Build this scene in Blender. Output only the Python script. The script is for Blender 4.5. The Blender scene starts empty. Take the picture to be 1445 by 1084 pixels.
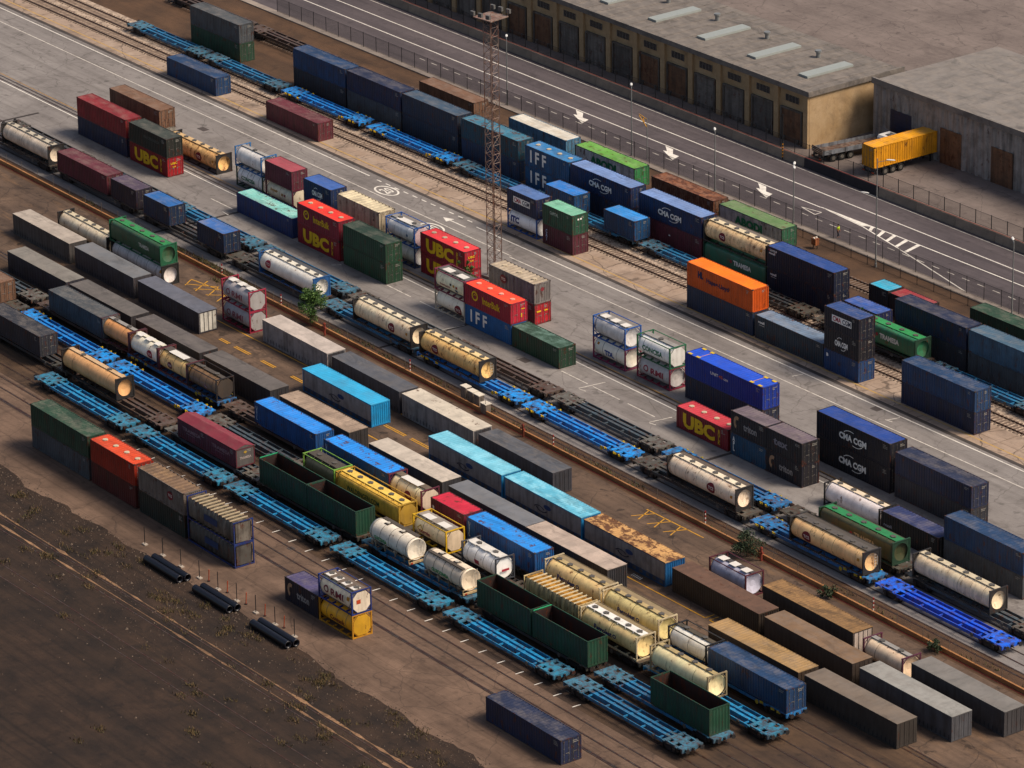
import bpy, bmesh, math, random
from mathutils import Vector, Matrix
R = math.radians
rng = random.Random(7)
sc = bpy.context.scene
COL = sc.collection

# ------------------------------------------------------------------ materials
def lin(h):
    h = h.lstrip('#')
    o = []
    for i in (0, 2, 4):
        c = int(h[i:i+2], 16) / 255
        o.append(c/12.92 if c <= .04045 else ((c+.055)/1.055)**2.4)
    return (*o, 1)

class NT:
    def __init__(s, name):
        s.m = bpy.data.materials.new(name); s.m.use_nodes = True
        s.t = s.m.node_tree; s.t.nodes.clear()
        s.out = s.n('ShaderNodeOutputMaterial'); s.b = s.n('ShaderNodeBsdfPrincipled')
        s.l(s.b.outputs[0], s.out.inputs[0])
    def n(s, typ, **k):
        nd = s.t.nodes.new(typ)
        for a, v in k.items(): setattr(nd, a, v)
        return nd
    def l(s, a, b): s.t.links.new(a, b)
    def mix(s, fac, a, b, mode='MIX'):
        nd = s.n('ShaderNodeMix', data_type='RGBA', blend_type=mode)
        for sock, v in ((nd.inputs[0], fac), (nd.inputs[6], a), (nd.inputs[7], b)):
            if isinstance(v, (int, float)): sock.default_value = v
            elif isinstance(v, tuple): sock.default_value = v
            else: s.l(v, sock)
        return nd.outputs[2]
    def coords(s, rand=True):
        tc = s.n('ShaderNodeTexCoord')
        if not rand: return tc.outputs['Object']
        oi = s.n('ShaderNodeObjectInfo')
        mu = s.n('ShaderNodeMath', operation='MULTIPLY'); mu.inputs[1].default_value = 57.
        s.l(oi.outputs['Random'], mu.inputs[0])
        ad = s.n('ShaderNodeVectorMath', operation='ADD')
        s.l(tc.outputs['Object'], ad.inputs[0]); s.l(mu.outputs[0], ad.inputs[1])
        return ad.outputs[0]
    def noise(s, co, scale=1., stretch=None, detail=5., rough=.6, lo=.4, hi=.65, dist=0.):
        if stretch:
            mp = s.n('ShaderNodeMapping'); mp.inputs['Scale'].default_value = stretch
            s.l(co, mp.inputs[0]); co = mp.outputs[0]
        nz = s.n('ShaderNodeTexNoise'); nz.inputs['Scale'].default_value = scale
        nz.inputs['Detail'].default_value = detail; nz.inputs['Roughness'].default_value = rough
        nz.inputs['Distortion'].default_value = dist
        s.l(co, nz.inputs['Vector'])
        mr = s.n('ShaderNodeMapRange'); mr.inputs[1].default_value = lo; mr.inputs[2].default_value = hi
        s.l(nz.outputs[0], mr.inputs[0])
        return mr.outputs[0]
    def mul(s, a, k):
        mu = s.n('ShaderNodeMath', operation='MULTIPLY'); s.l(a, mu.inputs[0])
        if isinstance(k, (int, float)): mu.inputs[1].default_value = k
        else: s.l(k, mu.inputs[1])
        return mu.outputs[0]
    def bump(s, h, strength=.3, dist=.02):
        b = s.n('ShaderNodeBump'); b.inputs['Strength'].default_value = strength
        b.inputs['Distance'].default_value = dist
        s.l(h, b.inputs['Height']); s.l(b.outputs[0], s.b.inputs['Normal'])
    def done(s, col, rough=.6, metal=0., spec=.4):
        if isinstance(col, tuple): s.b.inputs['Base Color'].default_value = col
        else: s.l(col, s.b.inputs['Base Color'])
        s.b.inputs['Roughness'].default_value = rough
        s.b.inputs['Metallic'].default_value = metal
        s.b.inputs['Specular IOR Level'].default_value = spec
        return s.m

MC = {}
def paint(hexc, dirt=.3, rust=.12, rough=.55, dc='#2b2521', rc='#4a2210', metal=0., streak=True):
    """weathered paint on steel: soft blotches, dirt running down, rust blooms"""
    key = ('p', hexc, dirt, rust, rough, dc, rc, metal, streak)
    if key in MC: return MC[key]
    s = NT('paint_' + hexc.strip('#')); co = s.coords()
    base = lin(hexc)
    c = s.mix(s.mul(s.noise(co, .55, lo=.42, hi=.6), .4), base, tuple(min(1, x*1.35+.01) for x in base[:3]) + (1,))
    c = s.mix(s.mul(s.noise(co, .9, lo=.47, hi=.66, detail=8), dirt), c, lin(dc))
    if streak:
        c = s.mix(s.mul(s.noise(co, 1., (1.7, 1.7, .13), detail=7, lo=.46, hi=.63), dirt*1.3), c, lin(dc))
    if rust:
        f = s.noise(co, 1.1, (1.6, 1.6, .7), detail=9, rough=.72, lo=.615 - rust*.32, hi=.66 - rust*.2)
        c = s.mix(s.mul(f, .85), c, lin(rc))
    MC[key] = s.done(c, rough, metal); return MC[key]

def roofm(hexc, dust='#8a7f74', amt=.3, rust=.0, rc='#4a2613', rough=.75, band=.3):
    """flat roof paint: dust, puddle stains lying across, rust patches"""
    key = ('r', hexc, dust, amt, rust, rc, rough, band)
    if key in MC: return MC[key]
    s = NT('roof_' + hexc.strip('#')); co = s.coords()
    base = lin(hexc)
    c = s.mix(s.mul(s.noise(co, .4, lo=.4, hi=.6), .45), base, tuple(x*.55 for x in base[:3]) + (1,))
    c = s.mix(s.mul(s.noise(co, 1., (.5, .9, 1), detail=9, rough=.7, lo=.45, hi=.62), amt), c, lin(dust))
    c = s.mix(s.mul(s.noise(co, .8, (1.3, .35, 1), detail=8, rough=.65, lo=.5, hi=.64), band), c, tuple(x*.3 for x in base[:3]) + (1,))
    c = s.mix(s.mul(s.noise(co, .3, (.5, 1.4, 1), detail=10, rough=.75, lo=.55, hi=.6, dist=.9), .75*min(1, band*2.2)), c, tuple(x*.32+.004 for x in base[:3]) + (1,))
    if rust:
        f = s.noise(co, 1.15, (.8, 1.1, 1), detail=9, rough=.72, lo=.62 - rust*.34, hi=.65 - rust*.25)
        c = s.mix(s.mul(f, .9), c, lin(rc))
    MC[key] = s.done(c, rough); return MC[key]

def flat(hexc, rough=.6, metal=0., var=.2):
    key = ('f', hexc, rough, metal, var)
    if key in MC: return MC[key]
    s = NT('plain_' + hexc.strip('#')); co = s.coords(); b = lin(hexc)
    c = s.mix(s.mul(s.noise(co, 1.7, lo=.35, hi=.7), var), b, tuple(x*.45 for x in b[:3]) + (1,))
    MC[key] = s.done(c, rough, metal); return MC[key]

# ------------------------------------------------------------------ mesh building
class MB:
    def __init__(s): s.v = []; s.f = []; s.m = []; s.sm = []
    def add(s, vs, fs, mi=0, smooth=False):
        o = len(s.v); s.v += [tuple(v) for v in vs]
        for f in fs: s.f.append([o+i for i in f]); s.m.append(mi); s.sm.append(smooth)
        return s
    def box(s, x0, y0, z0, x1, y1, z1, mi=0):
        vs = [(x, y, z) for z in (z0, z1) for y in (y0, y1) for x in (x0, x1)]
        return s.add(vs, [(0,2,3,1),(4,5,7,6),(0,1,5,4),(2,6,7,3),(0,4,6,2),(1,3,7,5)], mi)
    def cb(s, c, d, mi=0):
        return s.box(c[0]-d[0]/2, c[1]-d[1]/2, c[2]-d[2]/2, c[0]+d[0]/2, c[1]+d[1]/2, c[2]+d[2]/2, mi)
    def quad(s, a, b, c, d, mi=0): return s.add([a, b, c, d], [(0,1,2,3)], mi)
    def loft(s, rings, closed=True, cap=True, mi=0, smooth=True):
        n = len(rings[0]); vs = [p for r in rings for p in r]; fs = []
        for k in range(len(rings)-1):
            for i in range(n if closed else n-1):
                j = (i+1) % n
                fs.append((k*n+i, k*n+j, (k+1)*n+j, (k+1)*n+i))
        s.add(vs, fs, mi, smooth)
        if cap:
            s.add(rings[0], [tuple(range(n))[::-1]], mi); s.add(rings[-1], [tuple(range(n))], mi)
        return s
    def bar(s, p, q, r, n=6, mi=0, smooth=True, r2=None):
        p, q = Vector(p), Vector(q); d = (q-p).normalized()
        u = d.orthogonal().normalized(); w = d.cross(u)
        if n == 4: u, w = (u+w).normalized(), (w-u).normalized()
        rr = []
        for c, rad in ((p, r), (q, r if r2 is None else r2)):
            rr.append([c + rad*(math.cos(2*math.pi*i/n)*u + math.sin(2*math.pi*i/n)*w) for i in range(n)])
        return s.loft(rr, mi=mi, smooth=smooth and n > 5)
    def mesh(s, name, mats):
        me = bpy.data.meshes.new(name); me.from_pydata(s.v, [], s.f); me.update()
        for m in mats: me.materials.append(m)
        me.polygons.foreach_set('material_index', s.m)
        me.polygons.foreach_set('use_smooth', s.sm)
        b = bmesh.new(); b.from_mesh(me); bmesh.ops.recalc_face_normals(b, faces=b.faces); b.to_mesh(me); b.free()
        return me

MESH = {}
def part(name, key, build, mats, parent, loc=(0, 0, 0)):
    """one part of a thing; meshes with the same key are shared"""
    if not isinstance(mats, (list, tuple)): mats = [mats]
    k = (key, tuple(m.name for m in mats)) if key else None
    if k and k in MESH: me = MESH[k]
    else:
        mb = MB(); build(mb); me = mb.mesh(name, mats)
        if k: MESH[k] = me
    o = bpy.data.objects.new(name, me); COL.objects.link(o)
    o.parent = parent; o.location = loc
    return o
def tag(o, label, cat, group=None, kind=None):
    if label: o['label'] = label
    if cat: o['category'] = cat
    if group: o['group'] = group
    if kind: o['kind'] = kind
    return o
def thing(name, label, cat, loc=(0, 0, 0), rz=0., group=None):
    o = bpy.data.objects.new(name, None); COL.objects.link(o)
    o.empty_display_size = .5; o.location = loc; o.rotation_euler = (0, 0, rz)
    return tag(o, label, cat, group)
def single(name, build, mats, label, cat, loc=(0, 0, 0), rz=0., group=None, key=None):
    o = part(name, key, build, mats, None, loc); o.rotation_euler = (0, 0, rz)
    return tag(o, label, cat, group)
def struct(name, build, mat):
    o = part(name, None, build, mat, None); o['kind'] = 'structure'; return o
def kids(o): return [c for c in COL.objects if c.parent == o]
def copy_tree(o, parent=None, tree=None):
    c = o.copy(); COL.objects.link(c)
    if parent: c.parent = parent
    for ch in (tree if tree is not None else {}).get(o.name, []): copy_tree(ch, c, tree)
    return c

# ------------------------------------------------------------------ lettering
FONT = {}
def glyphs(txt, bold=.02):
    if (txt, bold) in FONT: return FONT[(txt, bold)]
    cu = bpy.data.curves.new('lettering', 'FONT'); cu.body = txt; cu.offset = bold; cu.resolution_u = 2
    cu.align_x = 'CENTER' if '\n' in txt else 'LEFT'
    cu.space_line = .78
    o = bpy.data.objects.new('lettering', cu); COL.objects.link(o)
    dg = bpy.context.evaluated_depsgraph_get()
    me = bpy.data.meshes.new_from_object(o.evaluated_get(dg))
    v = [tuple(p.co) for p in me.vertices]; f = [tuple(p.vertices) for p in me.polygons]
    bpy.data.objects.remove(o); bpy.data.curves.remove(cu); bpy.data.meshes.remove(me)
    x0, x1 = min(p[0] for p in v), max(p[0] for p in v); y0, y1 = min(p[1] for p in v), max(p[1] for p in v)
    FONT[(txt, bold)] = ([((p[0]-x0)/(x1-x0), (p[1]-y0)/(y1-y0)) for p in v], f)
    return FONT[(txt, bold)]
def ring2d(r0, r1, a0=0, a1=360, n=28, sx=1., sy=1.):
    v, f = [], []
    for i in range(n+1):
        a = R(a0 + (a1-a0)*i/n)
        v += [(.5+.5*sx*r0*math.cos(a), .5+.5*sy*r0*math.sin(a)), (.5+.5*sx*r1*math.cos(a), .5+.5*sy*r1*math.sin(a))]
        if i: k = 2*i; f.append((k-2, k-1, k+1, k))
    return v, f
def disc2d(n=24): return [(.5+.5*math.cos(2*math.pi*i/n), .5+.5*math.sin(2*math.pi*i/n)) for i in range(n)], [tuple(range(n))]
def rect2d(): return [(0, 0), (1, 0), (1, 1), (0, 1)], [(0, 1, 2, 3)]
WHITE, YEL, RED, GRN, BLU, BLK = '#e6e3dc', '#d8ac0c', '#8e1a2a', '#0f6a45', '#1d2f74', '#1b1b1e'
def put(parent, shape, pos, size, col, face, off=.0, name='lettering', curve=None):
    """shape in the unit square laid on a face. face: 'side' (-Y), 'end' (+X), 'roof'; pos = lower left in metres on that face;
    curve=(radius, centre height): wraps round a barrel lying along X"""
    v, f = shape
    W = []
    for a, b in v:
        u, w = pos[0]+a*size[0], pos[1]+b*size[1]
        if face == 'side':
            if curve:
                r, zc = curve[0], curve[1]; sq = curve[2] if len(curve) > 2 else 1.
                th = (w-zc)/r
                th = max(-1.4, min(1.4, th))
                W.append((u, -(r*sq+off)*math.cos(th), zc+(r+off)*math.sin(th)))
            else: W.append((u, -off, w))
        elif face == 'end': W.append((off, u, w))
        else: W.append((u, w, off))
    m = flat(col, .6, 0, .12)
    if curve:
        r, zc = curve[0], curve[1]; sq = curve[2] if len(curve) > 2 else 1.
        b = bmesh.new(); bv = [b.verts.new((pos[0]+x*size[0], 0, pos[1]+y*size[1])) for x, y in v]
        for q in f:
            try: b.faces.new([bv[i] for i in q])
            except ValueError: pass
        k = pos[1]+.09
        while k < pos[1]+size[1]:
            bmesh.ops.bisect_plane(b, geom=b.verts[:]+b.edges[:]+b.faces[:], plane_co=(0, 0, k), plane_no=(0, 0, 1)); k += .09
        b.verts.index_update(); W = []
        for q in b.verts:
            th = max(-1.4, min(1.4, (q.co.z-zc)/r)); W.append((q.co.x, -(r*sq+off)*math.cos(th), zc+(r+off)*math.sin(th)))
        f = [tuple(x.index for x in q.verts) for q in b.faces]; b.free()
    return part(name, None, lambda mb: mb.add(W, f), m, parent)
SUN = (50, 38); SUNS = 2.8; SKYS = .07; EXPO = 0.68
# ------------------------------------------------------------------ box containers
def corr(mb, a0, a1, z0, z1, depth, pitch, fn, mi=0):
    """trapezoid corrugation from a0 to a1; fn(a, d, z) -> point, d = 0 outermost"""
    n = max(2, round((a1-a0)/pitch)); p = (a1-a0)/n; pr = []
    for i in range(n):
        s = a0+i*p
        pr += [(s, 0), (s+p*.30, 0), (s+p*.5, depth), (s+p*.8, depth)]
    pr.append((a1, 0))
    vs = []; fs = []
    for i, (a, d) in enumerate(pr):
        vs += [fn(a, d, z0), fn(a, d, z1)]
        if i: fs.append((2*i-2, 2*i, 2*i+1, 2*i-1))
    mb.add(vs, fs, mi)
DOORBAR = '#625e59'
def container(name, label, L, H, col, roof=None, end='door', W=2.44, dirt=.3, rust=.12, ribs=(.4, .055), endcol=None,
              framecol=None, roofribs=True, hatches=0, cat='container', group=None, dome='#b9a98f', rust_roof=0., roofdust='#8a7f74', band=.25, amt=.25, gable=False, nsides=True):
    t = thing(name, label, cat, group=group)
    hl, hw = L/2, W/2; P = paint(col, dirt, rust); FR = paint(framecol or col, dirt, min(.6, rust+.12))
    if not nsides: dirt *= 1
    E_ = paint(endcol or col, dirt, rust)
    RF = roofm(roof or col, roofdust, amt, rust_roof, band=band)
    pit, dep = ribs
    def frame(mb):
        for sx in (-1, 1):
            for sy in (-1, 1):
                mb.box(min(sx*hl, sx*(hl-.13)), min(sy*hw, sy*(hw-.13)), .0, max(sx*hl, sx*(hl-.13)), max(sy*hw, sy*(hw-.13)), H)
                for z in (0, H-.12):
                    mb.cb((sx*(hl-.088), sy*(hw-.08), z+.06), (.19, .176, .13), 1)
            mb.box(min(sx*hl, sx*(hl-.1)), -hw+.13, .03, max(sx*hl, sx*(hl-.1)), hw-.13, .17)
            mb.box(min(sx*hl, sx*(hl-.1)), -hw+.13, H-.13, max(sx*hl, sx*(hl-.1)), hw-.13, H-.01)
        for sy in (-1, 1):
            mb.box(-hl+.13, min(sy*hw, sy*(hw-.07)), .03, hl-.13, max(sy*hw, sy*(hw-.07)), .18)
            mb.box(-hl+.13, min(sy*hw, sy*(hw-.07)), H-.1, hl-.13, max(sy*hw, sy*(hw-.07)), H-.012)
        mb.box(-hl+.1, -hw+.07, .1, hl-.1, hw-.07, .16)
    part('frame', ('frame', L, W, H), frame, [FR, paint('#3b332e', .4, .4)], t)
    for sy in (-1, 1):
        part('side_panel', ('side', L, W, H, sy, ribs), lambda mb: corr(mb, -hl+.13, hl-.13, .18, H-.1, dep, pit, lambda a, d, z: (a, sy*(hw-.012-d), z)), P, t)
    part('end_panel', ('endp', W, H, L, -1), lambda mb: corr(mb, -hw+.13, hw-.13, .17, H-.13, .04, .26, lambda a, d, z: (-(hl-.015-d), a, z)), E_, t)
    if end == 'door':
        for sy in (-1, 1):
            def door(mb):
                y0, y1 = sorted((sy*.012, sy*(hw-.135)))
                mb.box(hl-.075, y0, .18, hl-.03, y1, H-.14)
                for k in range(1, 4):
                    z = .18+(H-.32)*k/4
                    mb.box(hl-.031, y0+.05, z-.03, hl-.02, y1-.05, z+.03)
                for u in (.25, .78):
                    y = sy*(hw-.135)*u
                    mb.bar((hl-.005, y, .12), (hl-.005, y, H-.08), .022, 5, 1)
                    for z in (.3, H*.38, H*.62, H-.3): mb.cb((hl-.012, y, z), (.04, .1, .07), 1)
                mb.cb((hl-.008, sy*.42, H*.42), (.03, .45, .05), 1)
            part('door', ('door', L, W, H, sy), door, [E_, paint(DOORBAR if endcol is None else '#6b6863', .4, .15)], t)
    elif end == 'plain':
        part('end_panel', ('endq', W, H, L), lambda mb: mb.box(hl-.08, -hw+.13, .17, hl-.02, hw-.13, H-.13), E_, t)
    else:
        part('end_panel', ('endr', W, H, L), lambda mb: corr(mb, -hw+.13, hw-.13, .17, H-.13, .045, .24, lambda a, d, z: (hl-.015-d, a, z)), E_, t)
    if gable:
        def rf(mb):
            h = .38
            mb.add([(x, y, z) for x in (-hl, hl) for y, z in ((-hw-.03, H), (0, H+h), (hw+.03, H), (hw+.03, H-.03), (0, H+h-.04), (-hw-.03, H-.03))],
                   [(0, 1, 7, 6), (1, 2, 8, 7), (5, 4, 3, 2, 1, 0), (6, 7, 8, 9, 10, 11), (0, 6, 11, 5), (2, 3, 9, 8), (3, 4, 10, 9), (4, 5, 11, 10)])
        part('roof', ('gable', L, W, H), rf, RF, t)
        part('gable', ('gab', L, W, H), lambda mb: [mb.add([(x, -hw, H-.02), (x, hw, H-.02), (x, 0, H+.33)], [(0, 1, 2)]) for x in (-hl+.02, hl-.02)], E_, t)
    else:
        def rf(mb):
            if roofribs: corr(mb, -hl+.1, hl-.1, -hw+.07, hw-.07, .028 if pit < .5 else .09, .5 if pit < .5 else pit, lambda a, d, y: (a, y, H-.03-d))
            else: mb.box(-hl+.1, -hw+.07, H-.07, hl-.1, hw-.07, H-.02)
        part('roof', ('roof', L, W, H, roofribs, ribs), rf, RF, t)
    def marks(mb):
        q = random.Random(label)
        for k in range(q.choice((2, 3, 3))):
            w = q.uniform(.35, .8); z = H*.84-k*.17
            for j in range(int(w/.12)): mb.quad((hl-1.15+j*.12, -hw-.003, z), (hl-1.15+j*.12+.075, -hw-.003, z), (hl-1.15+j*.12+.075, -hw-.003, z+.1), (hl-1.15+j*.12, -hw-.003, z+.1))
            if k < 2:
                for j in range(int(w/.12)): mb.quad((hl+.016, .2+j*.11, z), (hl+.016, .2+j*.11+.07, z), (hl+.016, .2+j*.11+.07, z+.09), (hl+.016, .2+j*.11, z+.09))
    part('code_marks', None, marks, flat('#9a958c', .7, 0, .6), t)
    for i in range(hatches):
        x = -hl+L*(i+.55)/(hatches+.1)
        def hat(mb):
            mb.bar((0, 0, -.05), (0, 0, .06), .31, 14); mb.bar((0, 0, .06), (0, 0, .085), .25, 14)
            mb.cb((.3, 0, .05), (.16, .1, .05))
        part('roof_hatch', ('hat',), hat, flat(dome, .6), t, (x, 0, H-.02))
    return t

def swap_body(name, label, L, H, side, roof, end, trim=None, W=2.55, endkind='plain', group=None, band=.3, roofdust='#6f6862', amt=.35, rust_roof=0., strip=None, ribbed=False, cat='swap body', roofrib=False, dirt=.25):
    """flat roofed curtain sided box standing on the ground"""
    t = thing(name, label, cat, group=group)
    hl, hw = L/2, W/2; trim = trim or side
    def frame(mb):
        for sx in (-1, 1):
            for sy in (-1, 1): mb.box(*sorted2(sx*hl, sx*(hl-.12), sy*hw, sy*(hw-.12), 0, H-.03))
            mb.box(*sorted2(sx*hl, sx*(hl-.09), -hw+.12, hw-.12, H-.16, H-.03))
            mb.box(*sorted2(sx*hl, sx*(hl-.09), -hw+.12, hw-.12, .04, .2))
        for sy in (-1, 1):
            mb.box(*sorted2(-hl+.12, hl-.12, sy*hw, sy*(hw-.06), .0, .2))
            mb.box(*sorted2(-hl+.12, hl-.12, sy*(hw), sy*(hw-.06), H-.13, H-.03))
    part('frame', ('sframe', L, W, H), frame, paint(trim, dirt, .05), t)
    for sy in (-1, 1):
        if ribbed: b = lambda mb: corr(mb, -hl+.12, hl-.12, .2, H-.13, .03, .3, lambda a, d, z: (a, sy*(hw-.012-d), z))
        else:
            def b(mb):
                n = round(L/.62); vs = []; fs = []
                for i in range(n*2+1):
                    x = -hl+.12+(L-.24)*i/(n*2); d = .0 if i % 2 == 0 else .028
                    vs += [(x, sy*(hw-.015-d), .2), (x, sy*(hw-.012-d*.3), H-.13)]
                    if i: fs.append((2*i-2, 2*i, 2*i+1, 2*i-1))
                mb.add(vs, fs)
                for i in range(n):
                    x = -hl+.12+(L-.24)*(i+.5)/n
                    mb.box(*sorted2(x-.025, x+.025, sy*(hw+.004), sy*(hw-.02), .1, .62), 1)
        part('curtain', ('curt', L, W, H, sy, ribbed), b, [paint(side, dirt+.1, 0), flat(strip or '#26262a', .7)], t)
        if strip:
            def bd(mb):
                n = round(L/1.15)
                mb.box(*sorted2(-hl+.14, hl-.14, sy*(hw+.012), sy*(hw-.004), .12, .66))
                for i in range(n):
                    x = -hl+.14+(L-.28)*(i+.5)/n
                    mb.box(*sorted2(x-.26, x+.26, sy*(hw+.02), sy*(hw+.01), .2, .58), 1)
            part('lower_band', ('lband', L, W, sy), bd, [paint(strip, .35, .05), paint('#4d4a49', .3, 0)], t)
    def rf(mb):
        if roofrib:
            corr(mb, -hl+.05, hl-.05, -hw+.04, hw-.04, .025, .45, lambda a, d, y: (a, y, H-d))
            mb.box(-hl-.01, -hw-.01, H-.05, hl+.01, -hw+.04, H+.012); mb.box(-hl-.01, hw-.04, H-.05, hl+.01, hw+.01, H+.012)
            mb.box(-hl-.01, -hw+.04, H-.05, -hl+.05, hw-.04, H+.012); mb.box(hl-.05, -hw+.04, H-.05, hl+.01, hw-.04, H+.012)
        else:
            mb.box(-hl-.01, -hw-.01, H-.04, hl+.01, hw+.01, H)
            for i in range(1, 4):
                x = -hl+L*i/4; mb.box(x-.03, -hw+.02, H, x+.03, hw-.02, H+.008)
    part('roof', ('sroof', L, W, H, roofrib), rf, roofm(roof, roofdust, amt, rust_roof, band=band), t)
    part('end_panel', ('sendl', L, W, H), lambda mb: mb.box(-hl+.01, -hw+.12, .2, -hl+.06, hw-.12, H-.16), paint(trim, .3, .05), t)
    if endkind == 'bars':
        for k in range(4):
            y0 = -hw+.12+(W-.24)*k/4
            part('door', ('sdoor', L, W, H, k), lambda mb: [mb.box(hl-.06, y0+.02, .2, hl-.015, y0+(W-.24)/4-.02, H-.17), mb.bar((hl, y0+.08, .15), (hl, y0+.08, H-.15), .025, 5, 1)],
                 [paint(end, .35, .1), flat('#3a3a3d', .5)], t)
    elif endkind == 'ribs':
        part('end_panel', ('sendr', L, W, H), lambda mb: corr(mb, -hw+.12, hw-.12, .2, H-.16, .05, .3, lambda a, d, z: (hl-.015-d, a, z)), paint(end, .25, .08), t)
    else:
        for sy in (-1, 1):
            part('door', ('sdoor2', L, W, H, sy), lambda mb: [mb.box(*sorted2(hl-.06, hl-.015, sy*.01, sy*(hw-.125), .2, H-.165)),
                 mb.bar((hl, sy*.3, .12), (hl, sy*.3, H-.1), .025, 5), mb.bar((hl, sy*.85, .12), (hl, sy*.85, H-.1), .025, 5)], paint(end, .3, .05), t)
    return t
def sorted2(x0, x1, y0, y1, z0, z1): return (min(x0, x1), min(y0, y1), min(z0, z1), max(x0, x1), max(y0, y1), max(z0, z1))

def open_box(name, label, L, H, col, inner, group=None, W=2.5):
    t = thing(name, label, 'open container', group=group); hl, hw = L/2, W/2
    P = paint(col, .35, .1)
    def frame(mb):
        for sx in (-1, 1):
            for sy in (-1, 1): mb.box(*sorted2(sx*hl, sx*(hl-.12), sy*hw, sy*(hw-.12), 0, H))
            mb.box(*sorted2(sx*hl, sx*(hl-.1), -hw+.12, hw-.12, H-.12, H-.002)); mb.box(*sorted2(sx*hl, sx*(hl-.1), -hw+.12, hw-.12, 0, .15))
        for sy in (-1, 1):
            mb.box(*sorted2(-hl+.12, hl-.12, sy*hw, sy*(hw-.1), H-.12, H-.002)); mb.box(*sorted2(-hl+.12, hl-.12, sy*hw, sy*(hw-.1), 0, .15))
    part('frame', ('oframe', L, H), frame, [paint(col, .3, .2)], t)
    def sides(sy):
        return lambda mb: corr(mb, -hl+.12, hl-.12, .15, H-.12, .04, .5, lambda a, d, z: (a, sy*(hw-.012-d), z))
    def ends(sx):
        return lambda mb: corr(mb, -hw+.12, hw-.12, .15, H-.12, .04, .4, lambda a, d, z: (sx*(hl-.012-d), a, z))
    for s in (-1, 1):
        part('side_panel', ('oside', L, H, s), sides(s), P, t); part('end_panel', ('oend', L, H, s), ends(s), P, t)
    def lining(mb):
        a, b = hl-.1, hw-.1
        mb.box(-a, -b, .15, a, b, .3)
        for s in (-1, 1):
            mb.box(*sorted2(-a, a, s*b, s*(b-.02), .3, H-.13)); mb.box(*sorted2(s*a, s*(a-.02), -b+.02, b-.02, .3, H-.13))
    part('lining', ('olin', L, H), lining, paint(inner, .5, .3), t)
    return t
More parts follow.
